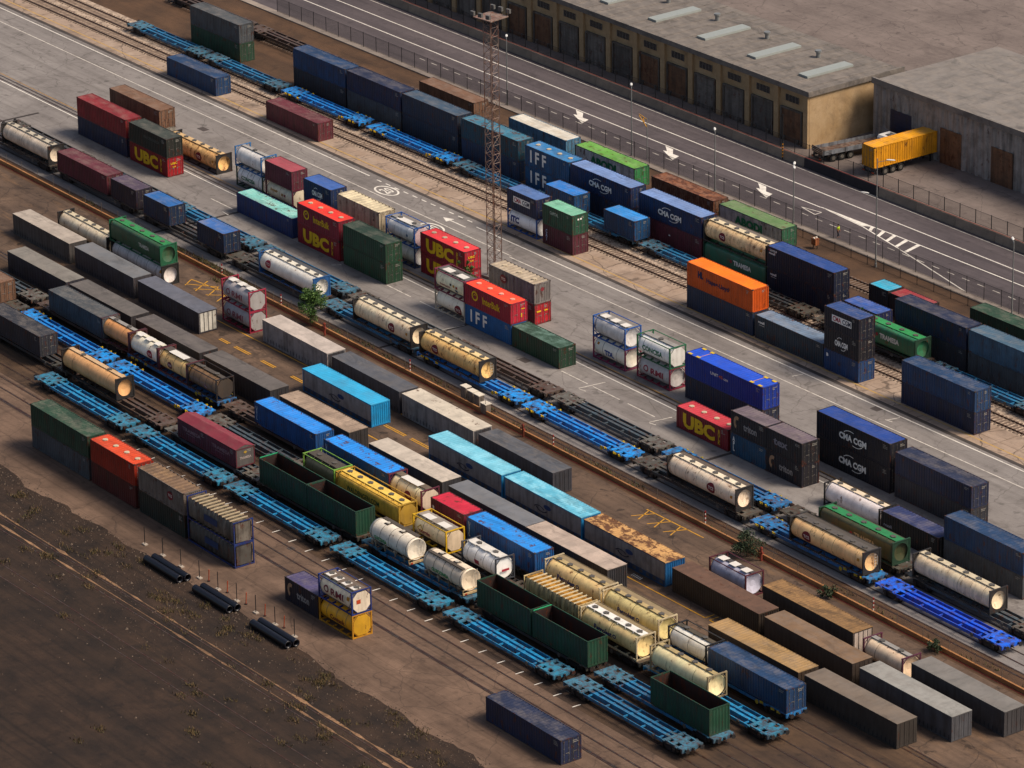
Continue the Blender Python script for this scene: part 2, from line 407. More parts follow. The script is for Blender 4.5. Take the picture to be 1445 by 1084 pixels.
# ------------------------------------------------------------------ tank containers
def shell(L, rx, rz, zc, n=28, e=2., dome=.28, seg=1, k=6):
    """superellipse barrel along X with dished ends"""
    def sec(x, f):
        o = []
        for i in range(n):
            a = 2*math.pi*i/n; c, s = math.cos(a), math.sin(a)
            o.append((x, f*rx*math.copysign(abs(c)**(2/e), c), zc+f*rz*math.copysign(abs(s)**(2/e), s)))
        return o
    hl = L/2; rings = []
    for i in range(k):
        a = (i+.35)/k*math.pi/2; rings.append(sec(-hl+dome*(1-math.sin(a)), math.sin(a)**.55 if i else .3))
    for i in range(seg+1): rings.append(sec(-hl+dome+(L-2*dome)*i/seg, 1))
    for i in range(k-1, -1, -1):
        a = (i+.35)/k*math.pi/2; rings.append(sec(hl-dome*(1-math.sin(a)), math.sin(a)**.55 if i else .3))
    return rings
def tank(name, label, L, frame='#3a3a40', barrel='#b9b3a8', H=2.59, W=2.44, full=False, rails=True, walk='#8e8a85', walkw=.55, manholes=2, bands=3, bandcol=None, e=2., r=None, sq=None,
         plate=False, group=None, dirt=.3, rust=.04, lidcol='#77716a', diag=True, white_panels=0, ladder=False, walkside=0., endcol=None, twin=False, thick=.145, cat='tank container', dome=.28, mesh_walk=None):
    t = thing(name, label, cat, group=group); hl, hw = L/2, W/2
    r = r or 1.14; zc = H/2+.02; rz = r; ry = sq or r
    BL = L-.36 if not plate else L-.3
    barrel = brighter(barrel, 1.75)
    B = paint(barrel, dirt*.5, rust, .42, dc='#57442f', rc='#6b3d16'); F = paint(frame, .2, .1)
    def brl(mb): mb.loft(shell(BL, ry, rz, zc, 30, e, dome), cap=True)
    part('barrel', ('brl', BL, ry, rz, zc, e, dome), brl, B, t)
    if bands:
        def bnd(mb):
            mb.loft([[(xx, (ry+.012)*math.copysign(abs(math.cos(a))**(2/e), math.cos(a)), zc+(rz+.012)*math.copysign(abs(math.sin(a))**(2/e), math.sin(a))) for a in [2*math.pi*q/30 for q in range(30)]] for xx in (-.03, .03)], cap=False)
        for i in range(bands):
            part('band', ('bnd', ry, rz, zc, e), bnd, paint(bandcol or barrel, .7, .05), t, (-BL/2+dome+(BL-2*dome)*(i+.5)/bands, 0, 0))
    q = thick
    def frm(mb):
        for sx in (-1, 1):
            x0, x1 = sx*hl, sx*(hl-q)
            for sy in (-1, 1):
                mb.box(*sorted2(x0, x1, sy*hw, sy*(hw-q), 0, H))
                for z in (.06, H-.06): mb.cb((sx*(hl-.088), sy*(hw-.08), z), (.186, .17, .126))
            mb.box(*sorted2(x0, x1, -hw+q, hw-q, .0, .13)); mb.box(*sorted2(x0, x1, -hw+q, hw-q, H-.11, H-.002))
            if plate:   # square end plate with a round opening
                n = 32; o_, i_ = [], []
                for k in range(n):
                    a = 2*math.pi*k/n; c, s_ = math.cos(a), math.sin(a); m = max(abs(c), abs(s_))
                    o_.append((sx*(hl-.05), c/m*(hw-q), H/2+s_/m*(H/2-.12))); i_.append((sx*(hl-.05), c*.93*min(1, 1.06), H/2+s_*.98))
                mb.loft([o_, i_], cap=False, smooth=False)
            elif diag:
                for sy in (-1, 1):
                    mb.bar((sx*(hl-.06), sy*(hw-.1), .75), (sx*(hl-.06), sy*(hw-.72), .1), .045, 4)
                    mb.bar((sx*(hl-.06), sy*(hw-.1), H-.72), (sx*(hl-.06), sy*(hw-.7), H-.08), .045, 4)
        for sy in (-1, 1):
            if rails: mb.box(*sorted2(-hl+q, hl-q, sy*hw, sy*(hw-.1), .02, .15))
            if full: mb.box(*sorted2(-hl+q, hl-q, sy*hw, sy*(hw-.08), H-.09, H-.005))
            if diag and full:
                mb.bar((-hl+.1, sy*(hw-.05), H*.62), (-hl+.9, sy*(hw-.05), .1), .04, 4)
                mb.bar((hl-.1, sy*(hw-.05), H*.62), (hl-.9, sy*(hw-.05), .1), .04, 4)
            for x in (-hl*.62, -hl*.2, hl*.2, hl*.62): mb.box(*sorted2(x-.05, x+.05, sy*(hw-.101), sy*.7, .05, .24))
    part('frame', ('tfrm', L, W, H, full, rails, plate, diag, q), frm, F, t)
    ztop = zc+rz
    def wk(mb):
        n = max(2, round(L/1.4))
        for y in ([walkside] if not twin else [walkside, walkside-.62]):
            for i in range(n):
                x0 = -hl+.2+(L-.4)*i/n; x1 = -hl+.2+(L-.4)*(i+1)/n-.012
                mb.box(x0, y-walkw/2, H-.06, x1, y+walkw/2, H-.02)
        for i in range(n+1):
            x = min(hl-.25, -hl+.2+(L-.4)*i/n); mb.box(x-.03, walkside-walkw*.6, ztop-.12, x+.03, walkside+walkw*.6, H-.061)
    part('walkway', ('wk', L, W, H, walkw, walkside, ztop, twin), wk, flat(walk, .6, 0, .45), t)
    if mesh_walk:
        part('walkway', ('wk2', L, W, H, walkw, walkside), lambda mb: [mb.box(-hl+.15, walkside+walkw/2+.04, H-.1, hl-.15, hw-.12, H-.05), mb.bar((-hl+.2, hw-.15, H-.02), (hl-.2, hw-.15, H-.02), .03, 5)], flat(mesh_walk, .7, 0, .4), t)
    for i in range(white_panels):
        x = -hl+L*(i+.6)/(white_panels+.2)
        part('cover_plate', ('cp', L, white_panels, H), lambda mb: mb.box(-L/white_panels*.26, -.62, 0, L/white_panels*.26, .3, .035), flat('#cfcac2', .6, 0, .25), t, (x, 0, H-.035))
    for i in range(manholes):
        x = -hl+L*(i+.55)/(manholes+.1)
        def mh(mb):
            mb.bar((0, 0, -.12), (0, 0, .06), .24, 14); mb.bar((0, 0, .06), (0, 0, .1), .29, 14, 1)
            mb.bar((-.3, -.22, .1), (-.3, .22, .1), .025, 5, 1); mb.cb((.3, 0, .06), (.12, .12, .1), 1)
        part('manhole', ('mh',), mh, [flat(lidcol, .5), flat('#55504a', .5)], t, (x, walkside if not twin else walkside-.3, H-.03))
    if ladder:
        def ld(mb):
            for y in (.42, .78): mb.bar((hl-.08, y, .15), (hl-.08, y, H-.05), .025, 5)
            for i in range(7): mb.bar((hl-.08, .42, .3+i*.33), (hl-.08, .78, .3+i*.33), .018, 5)
        part('ladder', ('ld', L, H), ld, flat('#b9b5ad', .5), t)
    if endcol:
        part('end_plate', ('ep', L, H), lambda mb: mb.add([(hl-.02, y, z) for y, z in octo(1.02, 1.08, H/2)] + [(hl-.08, y, z) for y, z in octo(1.02, 1.08, H/2)],
             [tuple(range(8))] + [(i, (i+1) % 8, 8+(i+1) % 8, 8+i) for i in range(8)]), paint(endcol, .15, .03, dc='#57442f'), t)
    t['rc'] = 0; del t['rc']
    return t
def brighter(h, k):
    h = h.lstrip('#'); v = [int(h[i:i+2], 16) for i in (0, 2, 4)]; k = min(k**.45, 240/max(v)); return '#%02x%02x%02x' % tuple(min(255, round(c*k)) for c in v)
def octo(a, b, zc):
    return [(-a*.5, zc-b), (a*.5, zc-b), (a, zc-b*.5), (a, zc+b*.5), (a*.5, zc+b), (-a*.5, zc+b), (-a, zc+b*.5), (-a, zc-b*.5)]

def ribbed_tank(name, label, L, H, col, top, bars='#cbbf9f', frame=None, group=None, W=2.44, grate='#a8761f'):
    """box shaped bulk vessel with bulging ribs down its flanks and bars across the top"""
    t = thing(name, label, 'tank container', group=group); hl, hw = L/2, W/2
    n = round(L/.76)
    def body(mb):
        for sy in (-1, 1):
            vs = []; fs = []; m = 8*n
            zs = [(.25, .25), (.4, .05), (H*.5, 0), (H-.45, .03), (H-.16, .22)]
            for i in range(m+1):
                x = -hl+.15+(L-.3)*i/m; d = .14*(1-abs(math.sin(math.pi*n*i/m))**.6)
                for z, ins in zs: vs.append((x, sy*(hw-.03-d-ins), z))
                if i:
                    for k in range(len(zs)-1):
                        a = (i-1)*len(zs)+k; b = i*len(zs)+k; fs.append((a, b, b+1, a+1))
            mb.add(vs, fs, 0, True)
        mb.box(-hl+.15, -hw+.27, H-.2, hl-.15, hw-.27, H-.158, 1)
        mb.box(-hl+.1, -hw+.3, .2, -hl+.16, hw-.3, H-.17); mb.box(hl-.16, -hw+.3, .2, hl-.1, hw-.3, H-.17)
        mb.box(-hl+.17, -hw+.3, .2, hl-.17, hw-.3, .27)
    part('barrel', ('rt', L, H), body, [paint(col, .45, .22), paint(top, .4, .5)], t)
    def fr(mb):
        for sx in (-1, 1):
            for sy in (-1, 1): mb.box(*sorted2(sx*hl, sx*(hl-.12), sy*hw, sy*(hw-.12), 0, H))
            mb.box(*sorted2(sx*hl, sx*(hl-.1), -hw+.12, hw-.12, 0, .14)); mb.box(*sorted2(sx*hl, sx*(hl-.1), -hw+.12, hw-.12, H-.11, H-.003))
        for sy in (-1, 1): mb.box(*sorted2(-hl+.12, hl-.12, sy*hw, sy*(hw-.09), .02, .16))
    part('frame', ('rtf', L, H), fr, paint(frame or col, .35, .2), t)
    for i in range(1, n):
        x = -hl+.15+(L-.3)*i/n
        part('top_bar', ('rtb', H), lambda mb: mb.box(-.035, -hw+.1, -.155, .035, hw-.1, -.03), flat(bars, .6, 0, .35), t, (x, 0, H))
    for i in range(0, n):
        x = -hl+.15+(L-.3)*(i+.5)/n
        part('top_grating', ('rtg', H), lambda mb: [mb.box(-.27, -.85, -.157, .27, .8, -.15)] + [mb.box(-.25, y, -.15, .25, y+.05, -.11) for y in (-.75, -.6, -.45, .35, .5, .65)], flat(grate, .7, 0, .5), t, (x, 0, H))
    return t

def road_tank(name, label, L, col, txtcol, group=None):
    """swap road tanker: dished barrel on legs with catwalk, rear bumper and lamps"""
    t = thing(name, label, 'tank', group=group); r = 1.2; zc = 1.5; hl = L/2
    B = paint(col, .14, .03, .38, dc='#7a5a38')
    part('barrel', None, lambda mb: mb.loft(shell(L-.5, r, r, zc, 32, 2., .34)), B, t)
    def bnd(mb):
        mb.loft([[(xx, (r+.014)*math.cos(a), zc+(r+.014)*math.sin(a)) for a in [2*math.pi*q/32 for q in range(32)]] for xx in (-.03, .03)], cap=False)
    for i in range(5): part('band', ('rbnd',), bnd, flat('#4a443c', .6), t, (-(L-.5)/2+.34+(L-1.18)*i/4, 0, 0))
    def under(mb):
        for sy in (-1, 1):
            mb.box(*sorted2(-hl+.2, hl-.1, sy*.55, sy*.4, .02, .16))
            for x in (-hl*.7, -hl*.25, hl*.25, hl*.7):
                mb.bar((x, sy*1.05, .9), (x-.05, sy*.95, .05), .09, 6); mb.box(*sorted2(x-.2, x+.2, sy*1.1, sy*.8, .5, .72))
        mb.box(-hl, -.9, .05, -hl+.35, -.3, .4)
    part('support_frame', None, under, paint('#8d7f6c', .5, .2), t)
    def bump(mb):
        mb.box(hl-.12, -1.2, .12, hl, 1.2, .34); mb.box(hl-.1, -1.2, .34, hl-.04, -1.14, .62); mb.box(hl-.1, 1.14, .34, hl-.04, 1.2, .62)
        mb.box(hl-.1, -1.2, .62, hl-.04, 1.2, .68); mb.box(hl-.4, -.5, .15, hl-.121, .5, .25)
    part('bumper', None, bump, paint('#b59c74', .4, .15), t)
    for y in (-.95, .75): part('tail_lamp', ('tlamp',), lambda mb: mb.box(0, 0, 0, .04, .22, .16), flat('#a8300f' if y < 0 else '#8a8378', .4), t, (hl+.002, y, .15))
    part('catwalk', None, lambda mb: [mb.box(-hl+.5, .35 if txtcol == 'far' else -.75, zc+r-.06, hl-.7, .85 if txtcol == 'far' else -.35, zc+r+.02),
                                     *[mb.bar((-hl+.6+i*1.0, .87 if txtcol == 'far' else -.77, zc+r), (-hl+.6+i*1.0, .87 if txtcol == 'far' else -.77, zc+r-.35), .02, 5) for i in range(int(L-1))]], flat('#4a423a', .7), t)
    for x in (-hl*.45, hl*.28):
        part('manhole', ('rmh',), lambda mb: [mb.box(-.36, -.3, -.06, .36, .3, .03, 1), mb.bar((0, 0, .03), (0, 0, .1), .2, 14), mb.bar((0, 0, .1), (0, 0, .13), .24, 14)], [flat('#b9b2a4', .5), flat('#3b322a', .7)], t, (x, 0, zc+r-.01))
    def lad(mb):
        for y in (.5, .85): mb.bar((hl-.2, y, .5), (hl-.32, y, zc+r-.15), .022, 5)
        for i in range(6): mb.bar((hl-.2-.02*i, .5, .65+i*.3), (hl-.2-.02*i, .85, .65+i*.3), .016, 5)
    part('ladder', None, lad, flat('#a9a296', .5), t)
    t['zc'] = 0; del t['zc']
    return t
# ------------------------------------------------------------------ flat wagons
def make_wagon(name, L, col, plat, brk, wheelc='#2a2625'):
    t = thing(name, None, 'flat wagon'); hl = L/2
    A = paint(col, .32, .2, dc='#3d2c20'); Pm = paint(plat, .5, .26, dc='#3d2c20'); D = paint('#211f20', .4, .15)
    def frame(mb):
        e = hl-3.3
        for sy in (-1, 1):
            mb.box(*sorted2(-e, e, sy*.16, sy*.5, .62, 1.13))
            mb.box(*sorted2(-e-.4, e+.4, sy*1.2, sy*1.12, .88, 1.04)); mb.box(*sorted2(-e, e, sy*1.19, sy*1.14, .72, .88))
        n = 5
        for i in range(n):
            x = -e+.5+(2*e-1)*i/(n-1)
            for sy in (-1, 1): mb.box(*sorted2(x-.07, x+.07, sy*.501, sy*1.099, .88, 1.02))
            mb.box(x-.16, -.159, .8, x+.16, .159, 1.0)
    part('frame', ('wf', L), frame, A, t)
    def plate(mb, s):
        x0, x1 = hl-3.3, hl-.18
        def b(a, c, y0, y1, z0=1.0, z1=1.14): mb.box(*sorted2(s*a, s*c, y0, y1, z0, z1))
        b(x0+.25, x0+.7, -1.22, 1.22); b(x1-.7, x1, -1.25, 1.25); b(x0-.5, x0+.25, -.5, -.16, 1.0, 1.139); b(x0-.5, x0+.25, .16, .5, 1.0, 1.139)
        b(x0+.7, x1-.7, -.5, .5)
        for sy in (-1, 1):
            b(x0+.7, x1-.7, *sorted((sy*1.22, sy*1.02)))
            b(x0+1.2, x0+1.75, *sorted((sy*.5, sy*1.02)), 1.0, 1.13)
            for k in (.25, 2.2): b(x0+k, x0+k+.3, *sorted((sy*1.225, sy*1.36)), 1.02, 1.12)
        b(x1, x1+.17, -1.28, 1.28, .72, 1.16)
    for s in (-1, 1): part('end_platform', ('wp', L, s), lambda mb: plate(mb, s), Pm, t)
    for s in (-1, 1):
        bx = s*(hl-2.4)
        bo = part('bogie', ('wb',), lambda mb: [mb.box(-1.35, y-.07, .42, 1.35, y+.07, .78) for y in (-1.0, 1.0)] + [mb.box(-.25, -.93, .45, .25, .93, .8), mb.box(-.5, -1.12, .3, .5, -1.071, .6), mb.box(-.5, 1.071, .3, .5, 1.12, .6)]
                  + [mb.cb((x, y, .5), (.34, .16, .34)) for x in (-.9, .9) for y in (-1.13, 1.13)], D, t, (bx, 0, 0))
        for x in (-.9, .9):
            def ws(mb):
                for y in (-.83, .83):
                    mb.bar((0, y-.06, 0), (0, y+.06, 0), .45, 20); mb.bar((0, y-.09*(1 if y > 0 else -1), 0), (0, y, 0), .49, 20)
                mb.bar((0, -.8, 0), (0, .8, 0), .08, 8)
            part('wheelset', ('wws',), ws, flat(wheelc, .5, .6), bo, (x, 0, .47))
    for s in (-1, 1):
        for sy in (-1, 1):
            part('buffer', ('wbf', s), lambda mb: [mb.bar((0, 0, 0), (s*.36, 0, 0), .11, 10), mb.bar((s*.33, 0, 0), (s*.4, 0, 0), .24, 14)], D, t, (s*(hl-.01), sy*.88, .98))
        part('coupling', ('wcp', s), lambda mb: [mb.cb((s*.12, 0, .93), (.22, .18, .22)), mb.bar((s*.2, 0, .9), (s*.4, 0, .8), .05, 6)], D, t, (s*hl, 0, 0))
    if brk:
        m = flat(brk, .5, 0, .3)
        for x in (-hl+1.2, -hl+2.1, -hl+3.9, hl-3.9, hl-2.1, hl-1.2):
            for sy in (-1, 1):
                part('bracket', ('wbr', sy), lambda mb: [mb.box(*sorted2(-.25, .25, sy*.0, sy*.07, -.12, .1)), mb.box(*sorted2(-.08, .08, sy*.07, sy*.2, -.05, .16))], m, t, (x, sy*(1.29 if abs(x) > hl-3 else 1.2), .98))
    wh = lambda mb: [mb.bar((0, -.02, 0), (0, .02, 0), .24, 14), mb.bar((0, -.04, 0), (0, .04, 0), .06, 8)]
    for sy in (-1, 1): part('hand_wheel', ('whw',), wh, flat(brk or '#5a5550', .5), t, (hl-4.6, sy*1.24, .78))
    return t
# ------------------------------------------------------------------ ground
def ground(name, base, alt, stain, sc1=.12, grain='#000000', streaks=.35, dark=.45, cracks=0., rough=.85, spots=0., slab=None, slope=-.02, bumpy=.15, lighten=None):
    s = NT(name); co = s.coords(False)
    mp = s.n('ShaderNodeMapping'); mp.inputs['Rotation'].default_value = (0, 0, -slope); s.l(co, mp.inputs[0]); co = mp.outputs[0]
    c = s.mix(s.noise(co, sc1, detail=6, lo=.35, hi=.68), lin(base), lin(alt))
    c = s.mix(s.mul(s.noise(co, 1., (.035, .55, 1), detail=7, rough=.65, lo=.45, hi=.75), streaks), c, lin(stain))
    c = s.mix(s.mul(s.noise(co, .22, detail=9, rough=.68, lo=.52, hi=.72, dist=.8), dark), c, lin(stain))
    if lighten: c = s.mix(s.mul(s.noise(co, 1., (.05, .3, 1), detail=8, rough=.7, lo=.55, hi=.72), .6), c, lin(lighten))
    if spots:
        c = s.mix(s.mul(s.noise(co, .55, detail=4, rough=.5, lo=.63, hi=.68), spots), c, lin('#141110'))
        c = s.mix(s.mul(s.noise(co, 1., (.5, 2.2, 1), detail=5, lo=.62, hi=.69), spots*.7), c, lin('#1a1614'))
    c = s.mix(s.mul(s.noise(co, 1.1, detail=9, rough=.75, lo=.5, hi=.66), dark*.55), c, lin(stain))
    c = s.mix(s.mul(s.noise(co, 1., (.02, 1.6, 1), detail=6, rough=.7, lo=.52, hi=.66), streaks*.6), c, lin(stain))
    g = s.noise(co, 14., detail=3, lo=.3, hi=.7)
    c = s.mix(s.mul(g, .22), c, lin('#1f1b19'))
    if cracks:
        vo = s.n('ShaderNodeTexVoronoi', feature='DISTANCE_TO_EDGE'); vo.inputs['Scale'].default_value = .16
        wn = s.n('ShaderNodeTexNoise'); wn.inputs['Scale'].default_value = .6; s.l(co, wn.inputs[0])
        ad = s.n('ShaderNodeVectorMath', operation='ADD'); s.l(co, ad.inputs[0]); s.l(wn.outputs['Color'], ad.inputs[1]); s.l(ad.outputs[0], vo.inputs['Vector'])
        mr = s.n('ShaderNodeMapRange'); mr.inputs[1].default_value = .004; mr.inputs[2].default_value = .012; mr.inputs[3].default_value = 1; mr.inputs[4].default_value = 0
        s.l(vo.outputs['Distance'], mr.inputs[0]); c = s.mix(s.mul(mr.outputs[0], cracks), c, lin('#2a2320'))
    if slab:
        bt = s.n('ShaderNodeTexBrick'); bt.offset = 0; bt.inputs['Scale'].default_value = 1.
        bt.inputs['Brick Width'].default_value = slab[0]; bt.inputs['Row Height'].default_value = slab[1]; bt.inputs['Mortar Size'].default_value = slab[2]
        bt.inputs['Mortar Smooth'].default_value = .2
        bt.inputs['Color1'].default_value = (1, 1, 1, 1); bt.inputs['Color2'].default_value = (.8, .8, .8, 1); bt.inputs['Mortar'].default_value = (.3, .27, .25, 1)
        s.l(co, bt.inputs['Vector']); c = s.mix(slab[3], c, bt.outputs[0], 'MULTIPLY')
    s.bump(g, bumpy, .03)
    return s.done(c, rough, 0, .25)

def band(name, lo, hi, mat, z, x0=-420, x1=420):
    """strip between the lines y = lo[0]+lo[1]*x and y = hi[0]+hi[1]*x"""
    def b(mb):
        n = 40
        for i in range(n):
            a, c = x0+(x1-x0)*i/n, x0+(x1-x0)*(i+1)/n
            mb.quad((a, lo[0]+lo[1]*a, z), (c, lo[0]+lo[1]*c, z), (c, hi[0]+hi[1]*c, z), (a, hi[0]+hi[1]*a, z))
    return struct(name, b, mat)
G_soil = ground('dark_soil', '#3d2d22', '#251c17', '#120e0c', .2, streaks=.75, dark=.7, bumpy=.6, spots=.35, lighten='#3f3026')
struct('ground', lambda mb: mb.quad((-3000, -3000, -.02), (3000, -3000, -.02), (3000, 3000, -.02), (-3000, 3000, -.02)), G_soil)
G_lot = ground('worn_lot', '#6f5a4a', '#4d3f36', '#241b17', .1, streaks=.6, dark=.7, cracks=.5, spots=.55, slope=-.024, lighten='#8f6c49')
G_track = ground('track_bed', '#54402f', '#3c2f27', '#1f1815', .12, streaks=.7, dark=.6, spots=.4, lighten='#6d543d')
G_tan = ground('tan_concrete', '#796252', '#5a483c', '#31251e', .14, streaks=.55, dark=.5, cracks=.35, spots=.25, slab=(6, 4.5, .03, .5))
G_conc = ground('smooth_concrete', '#8f8986', '#7c7673', '#524b48', .1, streaks=.4, dark=.35, spots=.12, slab=(12, 7., .03, .45), slope=-.018)
G_road = ground('grey_asphalt', '#8b8581', '#77716e', '#4d4744', .08, streaks=.5, dark=.5, cracks=.3, spots=.3, slope=-.012)
G_slab = ground('stained_slabs', '#ab9786', '#9a8472', '#5d4e44', .3, streaks=.2, dark=.6, cracks=.6, spots=.4, slab=(3.2, 4., .06, .6), slope=0, lighten='#b39a80')
G_dirt = ground('brown_dirt', '#5f4632', '#473527', '#261c17', .2, streaks=.5, dark=.5, bumpy=.5, slope=0)
G_high = ground('dark_asphalt', '#5c5456', '#4f484b', '#332e31', .07, streaks=.6, dark=.45, cracks=.15, spots=.2, slope=0)
G_yard = ground('factory_yard', '#7c706a', '#6b605b', '#453c39', .12, streaks=.3, dark=.5, cracks=.3, spots=.3, slope=0)
def ballast():
    s = NT('ballast'); co = s.coords(False)
    vo = s.n('ShaderNodeTexVoronoi'); vo.inputs['Scale'].default_value = 2.6; s.l(co, vo.inputs['Vector'])
    c = s.mix(s.noise(co, .5, lo=.35, hi=.7), lin('#a08c7c'), lin('#7d6b5f'))
    sep = s.n('ShaderNodeSeparateColor'); s.l(vo.outputs['Color'], sep.inputs[0])
    c = s.mix(s.mul(sep.outputs[0], .65), c, lin('#3a302a'))
    c = s.mix(s.mul(sep.outputs[1], .5), c, lin('#d0bba4'))
    s.bump(vo.outputs['Distance'], .9, .1)
    return s.done(c, .9, 0, .2)
G_bal = ballast()
band('concrete_apron', (-45.3, -.02), (-31.6, -.021), G_tan, -.012)
def ragged(mb):
    r = random.Random(11); w = 0.; pts = []
    for i in range(401):
        w = w*.86+r.gauss(0, .22); pts.append((-200+i, w))
    for (a, wa), (c, wc) in zip(pts, pts[1:]): mb.quad((a, -45.6-.02*a+wa, -.014), (c, -45.6-.02*c+wc, -.014), (c, -45.2-.02*c, -.014), (a, -45.2-.02*a, -.014))
struct('apron_edge', ragged, G_tan)
band('track_bed', (-31.6, -.021), (-12.2, -.016), G_track, -.012)
band('trailer_lot', (-12.2, -.016), (4.4, -.023), G_lot, -.012)
band('dirt_verge', (4.4, -.023), (7.2, -.015), G_dirt, -.012)
band('concrete_slab', (7.2, -.015), (17.0, -.017), G_conc, -.008)
band('yard_road', (17.0, -.017), (42.0, -.012), G_road, -.010)
band('gutter', (41.75, -.012), (42.35, -.012), ground('gutter', '#4c4542', '#3d3835', '#2a2523', .3, slope=-.012), 0.)
band('loading_strip', (42.0, -.012), (46.9, 0), G_slab, -.006)
band('ballast_bed', (46.9, 0), (54.4, 0), G_bal, -.004)
band('dirt_strip', (54.4, 0), (71.2, 0), G_dirt, -.008)
def kerb(mb):
    mb.box(-420, 71.2, -.02, 420, 72.35, .13)
struct('kerb', kerb, ground('kerb_stone', '#a3968a', '#8d8178', '#5b514b', .3, slope=0))
band('highway', (72.35, 0), (86.75, 0), G_high, -.004)
band('factory_yard', (86.75, 0), (420, 0), G_yard, -.010)

# rails let into the ground, and one ballasted track
STEEL = paint('#55473f', .4, .5, .4, metal=.4)
def rails(name, y, s, z=.012, gauge=1.67, groove=True, x0=-300, x1=300):
    def b(mb):
        n = 30
        for yy in (y, y+gauge):
            for i in range(n):
                a, c = x0+(x1-x0)*i/n, x0+(x1-x0)*(i+1)/n
                mb.add([(a, yy+s*a-.055, z), (c, yy+s*c-.055, z), (c, yy+s*c+.055, z), (a, yy+s*a+.055, z)], [(0, 1, 2, 3)], 0)
                if groove: mb.add([(a, yy+s*a-.1, z-.006), (c, yy+s*c-.1, z-.006), (c, yy+s*c+.1, z-.006), (a, yy+s*a+.1, z-.006)], [(0, 1, 2, 3)], 1)
    o = part(name, None, b, [STEEL, flat('#1d1917', .8)], None); o['kind'] = 'structure'
for y, s in ((8.85, -.018), (12.87, -.018), (-17.77, -.017), (-21.67, -.021), (-26.57, -.018), (-30.1, -.02), (-34.0, -.026)):
    rails('railway_track', y, s)
rails('crane_rail', 6.55, -.0155, gauge=.72)
rails('crane_rail', 23.55, -.018, gauge=.7, z=.014)
rails('crane_rail', -35.9, -.026, gauge=.2)
rails('crane_rail', -12.0, -.022, gauge=.6)
def raised_track(mb, y):
    for yy in (y, y+1.67): mb.box(-300, yy-.04, .02, 300, yy+.04, .17)
for y in (47.45, 51.15, 63.2):
    o = part('railway_track', None, lambda mb: [raised_track(mb, y), [mb.cb((-200+i*.62, y+.83, .02), (.24, 2.6, .09), 1) for i in range(640)]], [STEEL, flat('#6d5c50', .9, 0, .5)], None); o['kind'] = 'structure'
# paint on the ground
def worn(hexc, wear=.5, under='#6b625c'):
    s = NT('road_paint'); co = s.coords(False)
    c = s.mix(s.mul(s.noise(co, 1.4, detail=9, rough=.75, lo=.44, hi=.66), wear), lin(hexc), lin(under))
    return s.done(c, .7, 0, .3)
W_ = worn('#d8d2c8', .45); WF = worn('#c9c2b8', .75); Y_ = worn('#c08a1c', .6, '#5a4c43'); YF = worn('#a97c28', .8, '#5f5248')
band('yellow_line', (43.35, -.012), (43.55, -.012), worn('#b08c45', .8, '#8a7766'), .002)
def lines(name, segs, mat, w=.14, z=.006):
    def b(mb):
        for p, q in segs:
            d = Vector((q[0]-p[0], q[1]-p[1])); d.normalize(); n = Vector((-d.y, d.x))*w/2
            mb.quad((p[0]-n.x, p[1]-n.y, z), (q[0]-n.x, q[1]-n.y, z), (q[0]+n.x, q[1]+n.y, z), (p[0]+n.x, p[1]+n.y, z))
    return struct(name, b, mat)
def rl(y, s, x0, x1): return ((x0, y+s*x0), (x1, y+s*x1))
lines('lane_line', [rl(22.75, -.0205, -130, 110)], W_, .16)
lines('lane_line', [rl(37.55, -.012, -150, -20), rl(37.4, -.002, -20, 110)], WF, .15, .007)
lines('lane_line', [rl(40.85, -.0125, -150, -55), rl(40.6, -.003, -31, 110)], W_, .17)
lines('lane_dash', [rl(41.25-.02, -.003, -53.2+i*1.95, -52.2+i*1.95) for i in range(11)], W_, .17)
lines('bay_marking', [rl(19.7, -.02, x, x+5) for x in (-61, -21.7, -14.8, 13.5, 19.5, 26)] + [((18.9, 17.7), (19.4, 21.2)), ((19.2, 17.6), (20.1, 17.8)), ((-31.6, 18.9), (-30.9, 19.9)), ((-5.6, 16.4), (-5.1, 19.4)), ((-56, 19.3), (-54.5, 19.2)), ((31.8, 17.6), (32.3, 20.5)), ((32, 17.5), (32.9, 17.7)), ((66.6, 16.8), (67.2, 19.4)), ((31.6, 38.9), (31.9, 40.3)), ((48.2, 38.6), (48.6, 40.2)), ((48, 38.5), (49, 38.7))], WF, .14)
lines('yellow_line', [rl(24.5, -.02, -130, 110)], YF, .12, .004)
lines('drain_channel', [((x, 7.3), (x+.7, 22.)) for x in (-104.7, -55.2, -5.7, 43.8)], flat('#332c29', .8), .5, .003)
def ring(mb, cx, cy, rx, ry, w, z=.006):
    n = 40
    for i in range(n):
        a, b = 2*math.pi*i/n, 2*math.pi*(i+1)/n
        mb.quad((cx+(rx-w)*math.cos(a), cy+(ry-w)*math.sin(a), z), (cx+(rx-w)*math.cos(b), cy+(ry-w)*math.sin(b), z), (cx+rx*math.cos(b), cy+ry*math.sin(b), z), (cx+rx*math.cos(a), cy+ry*math.sin(a), z))
def road_text(mb, txt, cx, cy, w, h, z=.006):
    v, f = glyphs(txt, .015)
    mb.add([(cx-(b-.5)*h, cy+(a-.5)*w, z) for a, b in v], f)
struct('speed_limit_marking', lambda mb: [ring(mb, -49., 39.9, 2.15, 1.3, .28), road_text(mb, '20', -49., 39.9, 1.35, 2.1)], W_)
struct('speed_limit_marking', lambda mb: [ring(mb, -34.3, 36.2, 2.15, 1.3, .28), road_text(mb, '20', -34.3, 36.2, 1.35, 2.1)], W_)
struct('lane_arrow', lambda mb: [mb.quad((-35., 39.52, .006), (-31.8, 39.52, .006), (-31.8, 39.7, .006), (-35., 39.7, .006)), mb.add([(-36.5, 39.6, .006), (-35, 38.95, .006), (-35, 40.25, .006)], [(0, 1, 2)])], W_)
